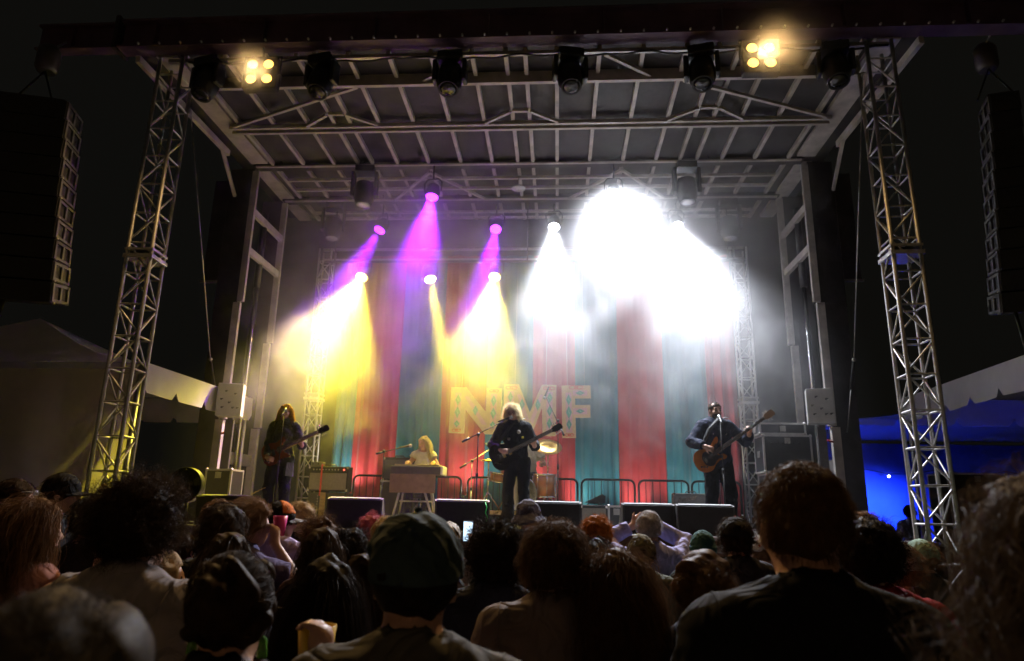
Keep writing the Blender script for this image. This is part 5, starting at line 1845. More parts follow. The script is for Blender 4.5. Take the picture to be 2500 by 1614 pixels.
        for k in range(steps):
            t = (k + 1) / steps
            if style in ('bun', 'pony'):
                g = tgt - pos; g /= np.maximum(np.linalg.norm(g, axis=1), 1e-6)[:, None]
                dd = dirv * .35 + g * .9
                if style == 'pony' and k > 4:
                    dd = np.array([0, -.25, -1.0]) + jit * 2.5
            else:
                down = np.array([0, 0, -1.0])
                comb = crown * (.5 if style == 'short' else .15)
                dd = dirv * (1.0 - .55 * t) + down * grav * (0.35 + t) + comb
            dd = dd / np.maximum(np.linalg.norm(dd, axis=1), 1e-6)[:, None]
            if style != 'curly' and style not in ('bun', 'pony'):
                dirv = dirv * .6 + dd * .4
            pos = pos + dd * (ln / steps)[:, None]
            # keep outside the head
            dh = cap(pos, vol * (1.02 if style in ('bun', 'short') else .6))
            ins = dh < 0
            if ins.any():
                c = hp(0, -.012, .028)
                o_ = pos[ins] - c; o_ /= np.linalg.norm(o_, axis=1)[:, None]
                pos[ins] += o_ * (-dh[ins])[:, None]
            if style in ('long', 'wavy', 'curly'):
                q = self.head_local(pos)
                fc = (q[:, 1] > .035) & (q[:, 2] < .072) & (np.abs(q[:, 0]) < .068)
                if fc.any():
                    q[fc, 0] = sgn[fc] * (.062 + .02 * np.abs(jit[fc, 0]))
                    q[fc, 1] = np.minimum(q[fc, 1], .075)
                    pos[fc] = self.J['head'] + (q[fc] * s) @ self.Hm.T
            if coll is not None:
                e = .012
                dc = coll(pos) - .02
                ins = dc < 0
                if ins.any():
                    q = pos[ins]
                    gx = np.stack([coll(q + np.eye(3)[i] * e) for i in range(3)], -1) - coll(q)[:, None]
                    gx /= np.maximum(np.linalg.norm(gx, axis=1), 1e-6)[:, None]
                    pos[ins] = q - gx * dc[ins][:, None]
            path.append(pos.copy())
        A = np.stack(path, 1)                       # N, K, 3
        K = A.shape[1]
        if curl > 0:
            ph = rg.uniform(0, 6.28, N)[:, None]; fr = rg.uniform(.8, 1.25, N)[:, None]
            tt = np.linspace(0, 1, K)[None]
            tan = np.gradient(A, axis=1); tan /= np.maximum(np.linalg.norm(tan, axis=2), 1e-6)[..., None]
            rv = rg.normal(size=(N, 1, 3))
            s1 = np.cross(tan, rv); s1 /= np.maximum(np.linalg.norm(s1, axis=2), 1e-6)[..., None]
            s2 = np.cross(tan, s1)
            w = (6.28 * (length / .05) if style == 'curly' else 6.28 * 2.6)
            w = min(w, 1.7 * K)
            A = A + s1 * (curl * np.sin(w * tt * fr + ph) * (.25 + tt))[..., None] + s2 * (curl * .9 * np.cos(w * tt * fr + ph) * (.25 + tt))[..., None]
        if clump > 0 and N > 60 and style != 'buzz':
            G = rg.choice(N, max(8, N // lock), replace=False)
            d2 = ((P0[:, None] - P0[G][None]) ** 2).sum(-1)
            gi = G[np.argmin(d2, 1)]
            tw = np.linspace(0, 1, K)[None, :, None]
            ofs = (A[:, :1] - A[gi][:, :1])
            A = A + (A[gi] + ofs * (1 - .75 * tw) - A) * (clump * np.clip(tw * 1.6, 0, 1) * rg.uniform(.6, 1.05, (N, 1, 1)))
        tan = np.gradient(A, axis=1); tan /= np.maximum(np.linalg.norm(tan, axis=2), 1e-6)[..., None]
        rv = rg.normal(size=(N, 1, 3))
        sv = np.cross(tan, rv); sv /= np.maximum(np.linalg.norm(sv, axis=2), 1e-6)[..., None]
        wd = width * .5 * s * (1 - .75 * np.linspace(0, 1, K) ** 2)[None, :, None] * rg.uniform(.6, 1.3, (N, 1, 1))
        RV = np.stack([A - sv * wd, A + sv * wd], 2).reshape(-1, 3)
        base = (np.arange(N)[:, None] * K + np.arange(K - 1)[None]).reshape(-1) * 2 + off
        RQ = np.stack([base, base + 1, base + 3, base + 2], -1)
        V.append(RV); Q.append(RQ)
        o = bpy.data.objects.new(name, np_mesh(name, np.concatenate(V), np.concatenate(Q)))
        o.data.materials.append(material)
        link(o, self.root)
        return o

    # ---------------- headwear
    def cap(self, material, brim=True, brim_mat=None, turn=0.0, tilt=0.0, crumple=0.002, low=-0.012, name='cap', button=None, brim_up=0.0, size=0.016, patch=None):
        s = self.s
        Cm = self.Hm @ rotz(turn) @ rotx(tilt)
        c = self.hp(0, -.012, .028)
        seed = random.uniform(0, 9)

        def f(P):
            d = ell(P, c, (np.array([.077, .099, .098]) + size) * s, self.Hm) + wob(P, 36, crumple, seed) - .004
            q = ((P - c) @ Cm) / s
            ang = np.arctan2(q[:, 0], q[:, 1])
            d = d - .0012 * np.maximum(0, 1 - np.abs(((ang / (math.pi / 3) + .5) % 1) - .5) * 18)     # stitched seams
            return np.maximum(d, (low - q[:, 2]) * s)
        o = part_sdf(name, f, c - .17, c + .17, max(.006, self.h * .55), material, self.root)
        if brim:
            m = MB()
            n, k = 18, 5
            for top in (0, 1):
                for j in range(k + 1):
                    for i in range(n + 1):
                        a = R(-68) + R(136) * i / n
                        rr = 1 + (0.0 if j == 0 else (j / k) * .78 * (math.cos(a) ** .5 if math.cos(a) > 0 else 0))
                        x = math.sin(a) * (.077 + size) * (1 + (rr - 1) * .12)
                        y = math.cos(a) * (.099 + size) * rr
                        z = low + .006 + .004 * top - (abs(x) ** 2) * 2.6 - (rr - 1) * .02 + (rr - 1) * brim_up
                        m.v.append(tuple(c + Cm @ (np.array([x, y, z]) * s)))
            W = n + 1
            L = (k + 1) * W
            for j in range(k):
                for i in range(n):
                    a = j * W + i
                    m.f.append((a, a + W, a + W + 1, a + 1)); m.smooth.append(True)
                    m.f.append((L + a, L + a + 1, L + a + W + 1, L + a + W)); m.smooth.append(True)
            for i in range(n):
                a = k * W + i
                m.f.append((a, L + a, L + a + 1, a + 1)); m.smooth.append(True)
            m.build('brim', brim_mat or material, o, world=False)
        top = c + Cm @ (np.array([0, 0, .098 + size + .004]) * s)
        MB().ball(top, (0.009 * s, .009 * s, .006 * s), 10, 6).build('button', button or material, o, world=False)
        return o

    def bucket(self, material, name='bucket_hat'):
        s = self.s
        c = self.hp(0, -.012, .028)
        seed = random.uniform(0, 9)

        def f(P):
            q = ((P - c) @ self.Hm) / s
            r = np.sqrt((q[:, 0] / .82) ** 2 + q[:, 1] ** 2)
            d1 = ell(P, c, np.array([.096, .117, .118]) * s, self.Hm) + wob(P, 40, .004, seed) - .004
            d1 = np.maximum(d1, (.0 - q[:, 2]) * s)
            zz = .002 - (r - .115) * 1.0 + .008 * np.sin(np.arctan2(q[:, 0], q[:, 1]) * 5 + seed)
            d2 = np.maximum(np.abs(q[:, 2] - zz) * .7 - .0055, np.maximum(.105 - r, r - .185)) * s
            return np.minimum(d1, d2)
        return part_sdf(name, f, c - .24, c + .2, .0075, material, self.root)

    def beanie(self, material, name='beanie', low=-.05):
        s = self.s
        c = self.hp(0, -.012, .028)

        def f(P):
            q = ((P - c) @ self.Hm) / s
            ang = np.arctan2(q[:, 0], q[:, 1])
            d = ell(P, c, np.array([.091, .113, .118]) * s, self.Hm) + .0015 * np.sin(ang * 40)
            d = np.where(q[:, 2] < low + .05, d - .006, d)
            return np.maximum(d - .005, (low + q[:, 1] * .25 - q[:, 2]) * s)
        return part_sdf(name, f, c - .18, c + .18, .0075, material, self.root)

    def glasses(self, material, up=0.0, name='glasses'):
        hp = self.hp
        m = MB()
        for sd in (-1, 1):
            m.path([hp(sd * .033 + .021 * math.cos(t), .104, up - .002 + .017 * math.sin(t)) for t in np.linspace(0, 6.28, 15)[:-1]], .0025, 5, True)
            m.path([hp(sd * .054, .102, up + .004), hp(sd * .077, .07, up + .006), hp(sd * .083, .0, up + .0)], .0025, 5)
        m.path([hp(-.012, .105, up), hp(0, .11, up + .004), hp(.012, .105, up)], .0025, 5)
        return m.build(name, material, self.root, world=False)


def flat_text(name, body, size, material, parent, loc, rot, extrude=0.0015, align='CENTER', spacing=1.0):
    cu = bpy.data.curves.new(name, 'FONT')
    cu.body = body
    cu.size = size
    cu.extrude = extrude
    cu.align_x = align
    cu.space_line = spacing
    tmp = bpy.data.objects.new(name, cu)
    COL.objects.link(tmp)
    me = bpy.data.meshes.new_from_object(tmp.evaluated_get(bpy.context.evaluated_depsgraph_get()))
    bpy.data.objects.remove(tmp)
    me.materials.clear()
    me.materials.append(material)
    o = bpy.data.objects.new(name, me)
    link(o, parent)
    o.location = loc
    o.rotation_euler = rot
    return o
# ------------------------------------------------------------------ guitars


def outline(kind, n=64):
    pts = []
    if kind == 'sg':
        base = [(-.21, 0), (-.20, .09), (-.15, .15), (-.06, .155), (.03, .125), (.09, .135), (.165, .155), (.15, .10), (.10, .06), (.10, -.06), (.14, -.09), (.15, -.145), (.08, -.13), (.02, -.12), (-.06, -.155), (-.15, -.15), (-.20, -.09)]
    elif kind == 'semi':
        base = [(-.24, 0), (-.235, .10), (-.18, .175), (-.09, .19), (-.01, .15), (.05, .135), (.12, .15), (.16, .12), (.15, .07), (.12, .04), (.12, -.04), (.14, -.07), (.15, -.12), (.10, -.145), (.04, -.13), (-.02, -.145), (-.09, -.19), (-.18, -.175), (-.235, -.10)]
    else:
        base = [(-.25, -.02), (-.23, .08), (-.16, .15), (-.06, .15), (.02, .115), (.09, .12), (.19, .165), (.225, .155), (.19, .10), (.10, .05), (.10, -.05), (.15, -.07), (.17, -.12), (.13, -.14), (.06, -.115), (-.02, -.13), (-.10, -.165), (-.19, -.14), (-.24, -.08)]
    # smooth closed curve
    m = len(base)
    for i in range(m):
        p0, p1, p2, p3 = [np.array(base[(i + k) % m]) for k in (-1, 0, 1, 2)]
        for t in (0, .25, .5, .75):
            q = .5 * ((2 * p1) + (-p0 + p2) * t + (2 * p0 - 5 * p1 + 4 * p2 - p3) * t * t + (-p0 + 3 * p1 - 3 * p2 + p3) * t ** 3)
            pts.append((float(q[0]), float(q[1])))
    # counter-clockwise
    a = sum(pts[i][0] * pts[(i + 1) % len(pts)][1] - pts[(i + 1) % len(pts)][0] * pts[i][1] for i in range(len(pts)))
    return pts if a > 0 else pts[::-1]


def guitar(name, label, kind, body_at, head_at, bodymat, neckmat, front=(0, -1, 0.12), guard=None, cream_=None):
    o = Vector(body_at)
    ux = (Vector(head_at) - o)
    L = ux.length
    ux.normalize()
    un = Vector(front)
    un = (un - ux * un.dot(ux)).normalized()
    uy = un.cross(ux).normalized()
    t = thing(name, label, 'bass guitar' if kind == 'bass' else 'guitar', o, 0)
    fr = (o, ux, uy, un)
    P = outline(kind)
    b = MB().prism(P, -.022, .016, fr).prism([(x * .96, y * .96) for x, y in P], .0155, .024, fr).build('body', bodymat, t)
    if guard:
        MB().prism([(x * .62 + .02, y * .66 - .015) for x, y in P], .0245, .027, fr).build('pickguard', guard, t)
    at_ = lambda x, y, z: o + ux * x + uy * y + un * z
    MB().prism([(.06, -.028), (L - .17, -.021), (L - .17, .021), (.06, .028)], .0, .034, fr).build('neck', neckmat, t)
    fb = MB().prism([(.02, -.027), (L - .17, -.021), (L - .17, .021), (.02, .027)], .0345, .039, fr).build('fretboard', mat('rosewood', (0.06, 0.03, 0.018), 0.5), t)
    for k in range(1, 20):
        x = (L - .17) - (L - .1) * (1 - 2 ** (-k / 12))
        if x > .06:
            MB().prism([(x - .0015, -.024), (x + .0015, -.024), (x + .0015, .024), (x - .0015, .024)], .0392, .0405, fr).build('fret', chrome, fb)
    hs = MB().prism([(L - .17, -.022), (L - .13, -.04), (L - .02, -.046), (L, -.02), (L - .01, .03), (L - .03, .046), (L - .13, .04), (L - .17, .022)], .004, .022, fr).build('headstock', neckmat if kind == 'bass' else mat('black headstock lacquer', (0.015, 0.014, 0.014), 0.25), t)
    nt_ = 2 if kind == 'bass' else 3
    for sy in (-1, 1):
        for k in range(nt_):
            x = L - .13 + k * (.09 / nt_)
            MB().tube(at_(x, sy * .04, .012), at_(x, sy * .064, .012), .004, n=6).ball(at_(x, sy * .07, .012), (.011, .011, .011), 8, 6).build('tuner', chrome, t)
    for x in ((-.04, .05) if kind != 'bass' else (-.06, .01)):
        MB().prism([(x - .02, -.045), (x + .02, -.045), (x + .02, .045), (x - .02, .045)], .0275, .036, fr).build('pickup', cream_ or black, t)
    MB().prism([(-.12, -.045), (-.09, -.045), (-.09, .045), (-.12, .045)], .0275, .036, fr).build('bridge', chrome, t)
    for k in range(4 if kind == 'bass' else 6):
        y = (-.018 + .036 * k / 5) if kind != 'bass' else (-.016 + .032 * k / 3)
        MB().tube(at_(-.1, y, .043), at_(L - .15, y * .8, .042), .0011, n=4, cap=False).build('string', chrome, t)
    for k in range(3):
        MB().tube(at_(-.14 - .03 * k, -.09 + .02 * k, .026), at_(-.14 - .03 * k, -.09 + .02 * k, .04), .012, n=8).build('knob', chrome if kind == 'bass' else black, t)
    return t, at_


def strap(label, pts, material):
    m = MB()
    P = [Vector(p) for p in pts]
    w = Vector((0.028, 0, 0.0))
    vs, fs = [], []
    for p in P:
        vs += [p - w, p + w]
    fs = [(2 * i, 2 * i + 1, 2 * i + 3, 2 * i + 2) for i in range(len(P) - 1)]
    m.add(vs, fs, True)
    o = m.build('guitar_strap', material)
    so = o.modifiers.new('thick', 'SOLIDIFY'); so.thickness = .004
    tag(o, label, 'strap')
    return o


jeans = cloth('dark jeans', (0.02, 0.024, 0.035))
blackcl = cloth('black', (0.014, 0.014, 0.016))
navy = cloth('navy', (0.018, 0.022, 0.042))
shoe = mat('dark shoe leather', (0.02, 0.017, 0.015), 0.4)
PG = 'band members on stage'

# left singer with reddish guitar
p1 = Figure('long haired singer in dark patterned shirt playing a red brown guitar', (-3.92, 9.62, DECK), 1.66, math.pi + .12, True, 0.98, 'fair', .0095, 0.0, -.05,
            lh=(-3.56, 9.42, 2.46), rh=(-4.02, 9.36, 2.27), lhand=((-.2, -.1, .75), (0, 1, .1), 1.0, 1), rhand=((.7, -.3, -.25), (0, 1, 0), .8, -1), lpole=(-.3, -.6, -.8), rpole=(.8, -.6, -.5), stance=.12, group=PG)
p1.shirt(cloth('slate patterned', (0.045, 0.05, 0.062), var=.5), 0.93, .84, .02, .06, .005, 'shirt', collar=.008)
p1.trousers(jeans)
p1.shoes(shoe)
p1.eyes()
auburn = hair_mat('auburn', (0.46, 0.27, 0.11))
p1.hair(auburn, 'long', 2000, .003, .005, .40, 3, -.09, .03, .2, .008, flyaway=.08)
guitar('electric_guitar', 'red brown double horned guitar held by the left singer', 'sg', (-3.9, 9.40, 2.37), (-3.18, 9.38, 2.72), mat('cherry lacquer', (0.16, 0.028, 0.015), 0.22, 0, .2, 8, coat=.6), mat('dark mahogany', (0.14, 0.06, 0.03), 0.35))
strap('dark strap across the chest of the left singer', [(-4.05, 9.44, 2.42), (-4.02, 9.46, 2.6), (-3.96, 9.47, 2.74), (-3.88, 9.52, 2.84), (-3.83, 9.62, 2.87)], tolex)
o = MB().prism([(-.05, -.12), (.06, -.13), (.05, .06), (-.04, .06)], 0, .012, ((-3.72, 9.46, 2.17), (1, 0, 0), (0, 0, 1), (0, -1, 0))).build('pocket_cloth', cloth('pale blue rag', (0.42, 0.5, 0.62)))
tag(o, 'pale blue cloth hanging from the hip of the left singer', 'cloth')

# keyboard player
p2 = Figure('seated keyboard player with long pale blond hair in a white top', (-2.25, 11.55, DECK), 1.64, math.pi, True, .95, 'fair', .0105, -0.55, -.1, lean=(0, .06), sit=.62,
            lh=(-2.02, 11.26, 2.37), rh=(-2.45, 11.26, 2.37), lhand=((0, -1, -.1), (0, 0, -1), .5, -1), rhand=((0, -1, -.1), (0, 0, -1), .5, 1), group=PG)
p2.shirt(cloth('white cotton', (0.62, 0.6, 0.56)), .12, .9, .012, .095, .003, 'top')
p2.trousers(blackcl)
p2.shoes(shoe)
p2.eyes()
p2.hair(hair_mat('pale blond', (0.8, 0.68, 0.48)), 'long', 2000, .003, .006, .46, 4, -.09, .03, .26, .004, flyaway=.04)
# tip of hair lies over the shoulders

# centre guitarist
p3 = Figure('blond guitarist in a patched black jacket playing a black guitar', (-0.58, 9.98, DECK), 1.74, math.pi - .1, False, .92, 'fair', .0095, 0.0, -.42, lean=(0.10, .09), head_tilt=.18,
            lh=(-.33, 9.75, 2.53), rh=(-.80, 9.72, 2.46), lhand=((-.1, -.2, .8), (0, 1, .1), 1.0, 1), rhand=((.8, -.25, -.1), (0, 1, 0), .8, -1), lpole=(-.4, -.5, -.9), rpole=(.9, -.5, -.3), stance=.19, feet=((0.05, .16), (-.05, -.08)), group=PG)
p3.shirt(cloth('black denim jacket', (0.02, 0.02, 0.024)), 0.95, .86, .024, .07, .006, 'jacket', collar=.014)
p3.trousers(blackcl, flare=.03)
p3.shoes(shoe)
p3.eyes(hair_mat('brown brow', (0.12, 0.07, 0.03)))
p3.hair(hair_mat('bright blond', (0.82, 0.66, 0.42)), 'wavy', 2600, .0026, .006, .20, 5, -.085, .04, .09, .014, flyaway=.42)
for lx_, lz_, rr_, cc_ in ((-.085, 1.34, .028, (0.55, .5, .45)), (-.13, 1.26, .018, (.7, .6, .1)), (.07, 1.24, .022, (.6, .55, .5))):
    v = p3.U(lx_, .125, lz_)
    MB().lathe([(rr_, 0), (rr_, .006), (0, .008)], (v[0], v[1] + .012, v[2]), (0, 1, .1), 14).build('patch', cloth('patch %.2f' % cc_[2], cc_), p3.root, world=False)
guitar('electric_guitar', 'black semi hollow guitar held by the centre guitarist', 'semi', (-.72, 9.74, 2.42), (.06, 9.68, 2.82), mat('black lacquer', (0.012, 0.011, 0.012), 0.2, 0, .2, 8, coat=.6), mat('dark neck lacquer', (0.04, 0.025, 0.02), 0.35), cream_=mat('gold pickup', (0.65, 0.48, 0.2), .3, .7))
strap('dark strap over the shoulder of the centre guitarist', [(-.88, 9.78, 2.46), (-.82, 9.8, 2.62), (-.72, 9.82, 2.76), (-.62, 9.86, 2.9), (-.5, 9.96, 2.95)], tolex)

# bassist
p4 = Figure('bearded bassist with shaved head in a dark denim jacket at the right', (2.22, 9.86, DECK), 1.79, math.pi + .12, False, 1.08, 'mid', .0095, 0.15, -.02,
            lh=(2.62, 9.63, 2.72), rh=(2.00, 9.56, 2.54), lhand=((0, -.2, .8), (0, 1, .1), 1.0, 1), rhand=((.8, -.2, -.35), (0, 1, 0), .8, -1), lpole=(-.8, -.3, -.8), rpole=(.9, -.6, -.4), stance=.15, group=PG)
p4.shirt(cloth('dark denim jacket', (0.022, 0.026, 0.045), var=.3), .95, .86, .024, .07, .006, 'jacket', collar=.016)
p4.trousers(blackcl, .02)
p4.shoes(shoe)
p4.eyes(hair_mat('dark brown', (0.035, 0.022, 0.014)))
p4.hair(hair_mat('dark brown', (0.035, 0.022, 0.014)), 'buzz', 900, .0025, .003, .01, 6, -.07, .03)
bf = lambda P: np.maximum(np.maximum(ell(P, p4.hp(0, .04, -.075), np.array([.062, .066, .062]) * p4.s, p4.Hm), (p4.head_local(P)[:, 2] + .045) * 1.0), (0.0 - p4.head_local(P)[:, 1]))
part_sdf('beard', bf, p4.J['head'] - .16, p4.J['head'] + .16, .008, hair_mat('dark brown', (0.035, 0.022, 0.014)), p4.root)
for lx_, lz_ in ((-.09, 1.30), (.09, 1.30), (0.0, 1.2), (0.0, 1.08)):
    v = p4.U(lx_, .13, lz_)
    MB().ball((v[0], v[1] + .012, v[2]), .009, 8, 6).build('button', chrome, p4.root, world=False)
guitar('bass_guitar', 'sunburst bass with a long pale neck held by the bassist', 'bass', (2.08, 9.6, 2.42), (2.94, 9.55, 3.03), mat('amber burst lacquer', (0.42, 0.14, 0.025), 0.22, 0, .45, 3, coat=.6), mat('maple', (0.5, 0.33, 0.2), 0.35), guard=mat('dark pickguard', (0.03, 0.02, 0.02), .3))
strap('dark strap over the shoulder of the bassist', [(1.92, 9.64, 2.38), (2.0, 9.68, 2.6), (2.1, 9.68, 2.8), (2.24, 9.72, 2.95), (2.38, 9.84, 2.98)], tolex)

# drummer
p5 = Figure('drummer mostly hidden behind the centre guitarist', (-.55, 12.25, RZ), 1.74, math.pi, False, 1.0, 'fair', .012, sit=.55,
            lh=(-.28, 11.95, 2.42), rh=(-.85, 11.95, 2.38), lhand=((.2, -1, -.1), (-.6, 0, -.6), 1.0, -1), rhand=((-.1, -1, -.1), (.6, 0, -.6), 1.0, 1), group=PG)
p5.shirt(cloth('cream tee', (0.5, 0.46, 0.38)), .4, .9)
p5.trousers(jeans)
p5.shoes(shoe)
p5.eyes()
p5.hair(hair_mat('brown', (0.11, 0.06, 0.03)), 'short', 500, .003, .014, .05, 8)
for i, (a, b) in enumerate((((-.28, 11.93, 2.42), (-.12, 11.6, 2.34)), ((-.85, 11.93, 2.38), (-1.0, 11.62, 2.4)))):
    o = MB().tube(a, b, .008, .006).build('drumstick', wood)
    tag(o, 'wooden drumstick in the %s hand of the drummer' % ('left' if i == 0 else 'right'), 'drumstick')

# ------------------------------------------------------------------ the crowd, seen from behind
CG = 'crowd in front of the stage'
HC = {'black': (0.022, 0.016, 0.013), 'dark': (0.045, 0.028, 0.017), 'brown': (0.10, 0.058, 0.030), 'light': (0.22, 0.13, 0.07), 'ash': (0.085, 0.056, 0.034), 'cropped': (0.07, 0.06, 0.052), 'auburnc': (0.15, 0.078, 0.036), 'blond': (0.40, 0.27, 0.13), 'grey': (0.36, 0.34, 0.35), 'ginger': (0.32, 0.11, 0.03), 'pinklit': (0.42, 0.10, 0.12)}
H_ = lambda k: hair_mat(k, HC[k])
pants = cloth('crowd trousers', (0.03, 0.032, 0.04))


def crowd(label, x, y, ztop, hair=None, hcol='dark', style='short', shirt=(0.03, 0.03, 0.035), sname=None, sleeve=.45, h=.018, rz=0.0, vol=.014, female=False, bulk=1.0, tone='fair', strands=700, width=.003, eyes=False, hkw=None, skw=None, **kw):
    hk = dict(hkw or {})
    ht = ztop - vol - .008
    p = Figure(label, (x, y, 0), ht, rz, female, bulk, tone, h, group=CG, **kw)
    p.shirt(cloth(sname or 'shirt %.3f %.3f %.3f' % shirt, shirt), sleeve, **(skw or {}))
    p.trousers(pants)
    if style:
        p.hair(H_(hcol), style, strands, width, vol, seed=int(abs(x * 100) + y * 37), **hk)
    if eyes:
        p.eyes()
    return p


curly = dict(length=.085, curl=.013, flyaway=.5)
# nearest, out of focus
crowd('out of focus cropped grey brown head at the bottom left corner', -.47, .66, 1.60, None, 'cropped', 'buzz', (0.012, 0.012, 0.014), 'near black tee', h=.013, vol=.011, strands=7000, width=.0009, hkw=dict(length=.012, flyaway=.3))
crowd('out of focus tangle of long curly light brown hair at the right edge', .64, .92, 1.745, None, 'ash', 'wavy', (0.02, 0.018, 0.02), 'dark knit', female=True, h=.013, vol=.03, strands=6500, width=.0009, rz=.15, hkw=dict(length=.34, curl=.026, flyaway=.35, back=.2, clump=.85, lock=45))
# close row
p = crowd('tall curly haired man in a grey tee with dark collar on the left', -1.21, 1.97, 1.745, None, 'dark', 'curly', (0.30, 0.27, 0.28), 'grey tee', h=.0115, vol=.026, strands=5200, width=.0012, bulk=1.06, rz=-.15, hkw=dict(length=.085, curl=.013, flyaway=.55, nape=-.10))
m = MB(); m.path([p.J['neck'] + np.array([math.cos(t) * .075, math.sin(t) * .07 + .01, .012 - .018 * math.sin(t)]) * p.s for t in np.linspace(0, 2 * math.pi, 25)[:-1]], .011, 6, True); m.build('ribbed_collar', blackcl, p.root, world=False)
p = crowd('woman with pinned up hair and green earrings raising a hand lower left', -.68, 1.48, 1.585, None, 'dark', 'bun', (0.03, 0.024, 0.028), 'dark top', .4, .0115, female=True, tone='mid', vol=.016, strands=4200, width=.0012, hkw=dict(length=.12, flyaway=.5, clump=.35, base_h=.007), rh=(-.50, 1.55, 1.34), rhand=((-.1, .15, 1), (-.9, .2, 0), .9, -1), rpole=(.8, -.3, -.6))
for sd in (-1, 1):
    MB().lathe([(0, 0), (.008, -.008), (.011, -.04), (0, -.06)], p.hp(sd * .084, -.005, -.045), (0, 0, 1), 10).build('earring', mat('green glass beads', (0.10, 0.32, 0.05), .2, 0, .5, 200), p.root, world=False)
t = thing('drink_cup', 'yellow drink cup in the raised hand of the woman with green earrings', 'cup', (-.53, 1.60, 1.30))
MB().lathe([(.03, 0), (.042, .12), (.040, .12), (.03, .01)], (-.53, 1.60, 1.30), (0, 0, 1), 18).build('cup', mat('yellow plastic', (0.7, 0.45, 0.02), .35), t)
p = crowd('woman with long straight black hair and bare shoulders left of the teal cap', -.65, 2.02, 1.535, None, 'black', 'long', (0.16, 0.06, 0.05), 'rust tank top', .0, .0115, female=True, tone='tan', vol=.016, strands=4500, width=.0011, hkw=dict(length=.50, back=.34, flyaway=.12))
p = crowd('man in a dark teal cap with ears showing at the bottom centre', -.28, 1.41, 1.663, None, 'black', 'buzz', (0.10, 0.092, 0.078), 'khaki tee', h=.0105, skw=dict(collar=.008), vol=.012, strands=1800, width=.0009, bulk=1.05, tone='mid', hkw=dict(length=.012))
p.cap(cloth('dark teal twill', (0.04, 0.062, 0.066)), True, None, 0, R(3), .005, low=-.018, size=.02)
p = crowd('dark curly haired person in a navy striped shirt left of the centre', -.24, 2.80, 1.635, None, 'black', 'curly', (0.022, 0.024, 0.036), 'navy shirt', h=.013, skw=dict(collar=.008), vol=.036, strands=3800, width=.0015, hkw=dict(length=.09, curl=.012, flyaway=.5, nape=-.10))
p7 = crowd('man with thick brown hair in a volunteer tee at the centre', -.01, 2.34, 1.645, None, 'brown', 'short', (0.17, 0.135, 0.12), 'taupe tee', h=.0115, skw=dict(collar=.008), vol=.024, strands=5600, width=.0012, hkw=dict(length=.07, flyaway=.22, nape=-.095, curl=.006))
crowd('woman with long wavy dark hair right of the centre', .19, 2.32, 1.565, None, 'brown', 'wavy', (0.02, 0.024, 0.042), 'navy top', female=True, h=.0125, vol=.022, strands=4500, width=.0013, hkw=dict(length=.34, curl=.014, flyaway=.25, back=.2))
crowd('woman with a loose brown ponytail in a navy top left of the tall man', .46, 2.34, 1.565, None, 'brown', 'pony', (0.022, 0.026, 0.05), 'navy blouse', female=True, h=.0125, vol=.026, strands=4000, width=.0013, hkw=dict(length=.22, curl=.014, flyaway=.35, back=.12))
crowd('tall short haired man in a black sweater on the right', .51, 1.51, 1.785, None, 'brown', 'short', (0.012, 0.013, 0.017), 'black sweater', .95, .0105, vol=.007, strands=6500, width=.0009, bulk=1.08, hkw=dict(length=.026, flyaway=.25, nape=-.065, clump=.4), skw=dict(amp=.005, collar=.012))
crowd('man with dark curly hair in a red shirt right of the tall man', 1.09, 2.58, 1.675, None, 'black', 'curly', (0.28, 0.015, 0.02), 'red shirt', h=.0125, vol=.028, strands=2400, width=.0015, hkw=dict(length=.06, curl=.01, flyaway=.45))
p = crowd('person with glasses in profile right of the red shirt', 1.42, 3.14, 1.575, None, 'light', 'short', (0.12, 0.03, 0.035), 'maroon tee', h=.014, vol=.014, strands=1200, width=.0018, eyes=True, rz=R(55))
p.glasses(black)
p.cap(cloth('pale grey cap', (0.36, 0.35, 0.36)), True)
# middle rows
crowd('brown haired head showing above the dark curly man', 1.88, 4.5, 1.705, None, 'light', 'short', (0.02, 0.02, 0.022), 'black tee a', vol=.022, hkw=dict(length=.05, flyaway=.4))
p15 = crowd('grey haired man in a lilac long sleeved shirt holding up a camera', .65, 5.12, 1.685, None, 'grey', 'short', (0.30, 0.30, 0.55), 'lilac shirt', .95, .0135, vol=.012, strands=1400, width=.002, bulk=1.06, hkw=dict(length=.03, flyaway=.3),
            lh=(.56, 5.32, 1.57), rh=(.72, 5.32, 1.57), lhand=((.6, .2, .6), (0, -1, 0), .8, -1), rhand=((-.6, .2, .6), (0, -1, 0), .8, 1), lpole=(-.9, 0, -.5), rpole=(.9, 0, -.5))
t = thing('photo_camera', 'small black camera held at the face of the grey haired man', 'camera', (.64, 5.36, 1.57))
MB().box((.64, 5.36, 1.61), (.13, .05, .08), None, .008).build('camera_body', black, t)
MB().lathe([(.03, 0), (.033, .05), (.028, .07)], (.64, 5.385, 1.61), (0, 1, 0), 16).build('camera_lens', black, t)
crowd('curly auburn haired head left of the grey haired man', .26, 4.79, 1.645, None, 'ginger', 'curly', (0.03, 0.03, 0.035), 'charcoal tee', vol=.032, strands=1700, width=.002, hkw=dict(length=.06, curl=.01, flyaway=.6))
p = crowd('person in an olive cap worn backwards in front of the lilac shirt', .51, 4.42, 1.535, None, 'dark', 'short', (0.075, 0.085, 0.06), 'olive tee', vol=.012, strands=500, rz=R(-12))
p.cap(cloth('olive canvas', (0.13, 0.12, 0.07)), True, cloth('pale olive', (0.30, 0.28, 0.2)), R(150), R(-6), .004, low=-.03, brim_up=-.3)
p = crowd('person in a dark green beanie near the right floor monitors', .97, 4.86, 1.555, None, 'dark', None, (0.025, 0.04, 0.045), 'deep green hoodie', .95)
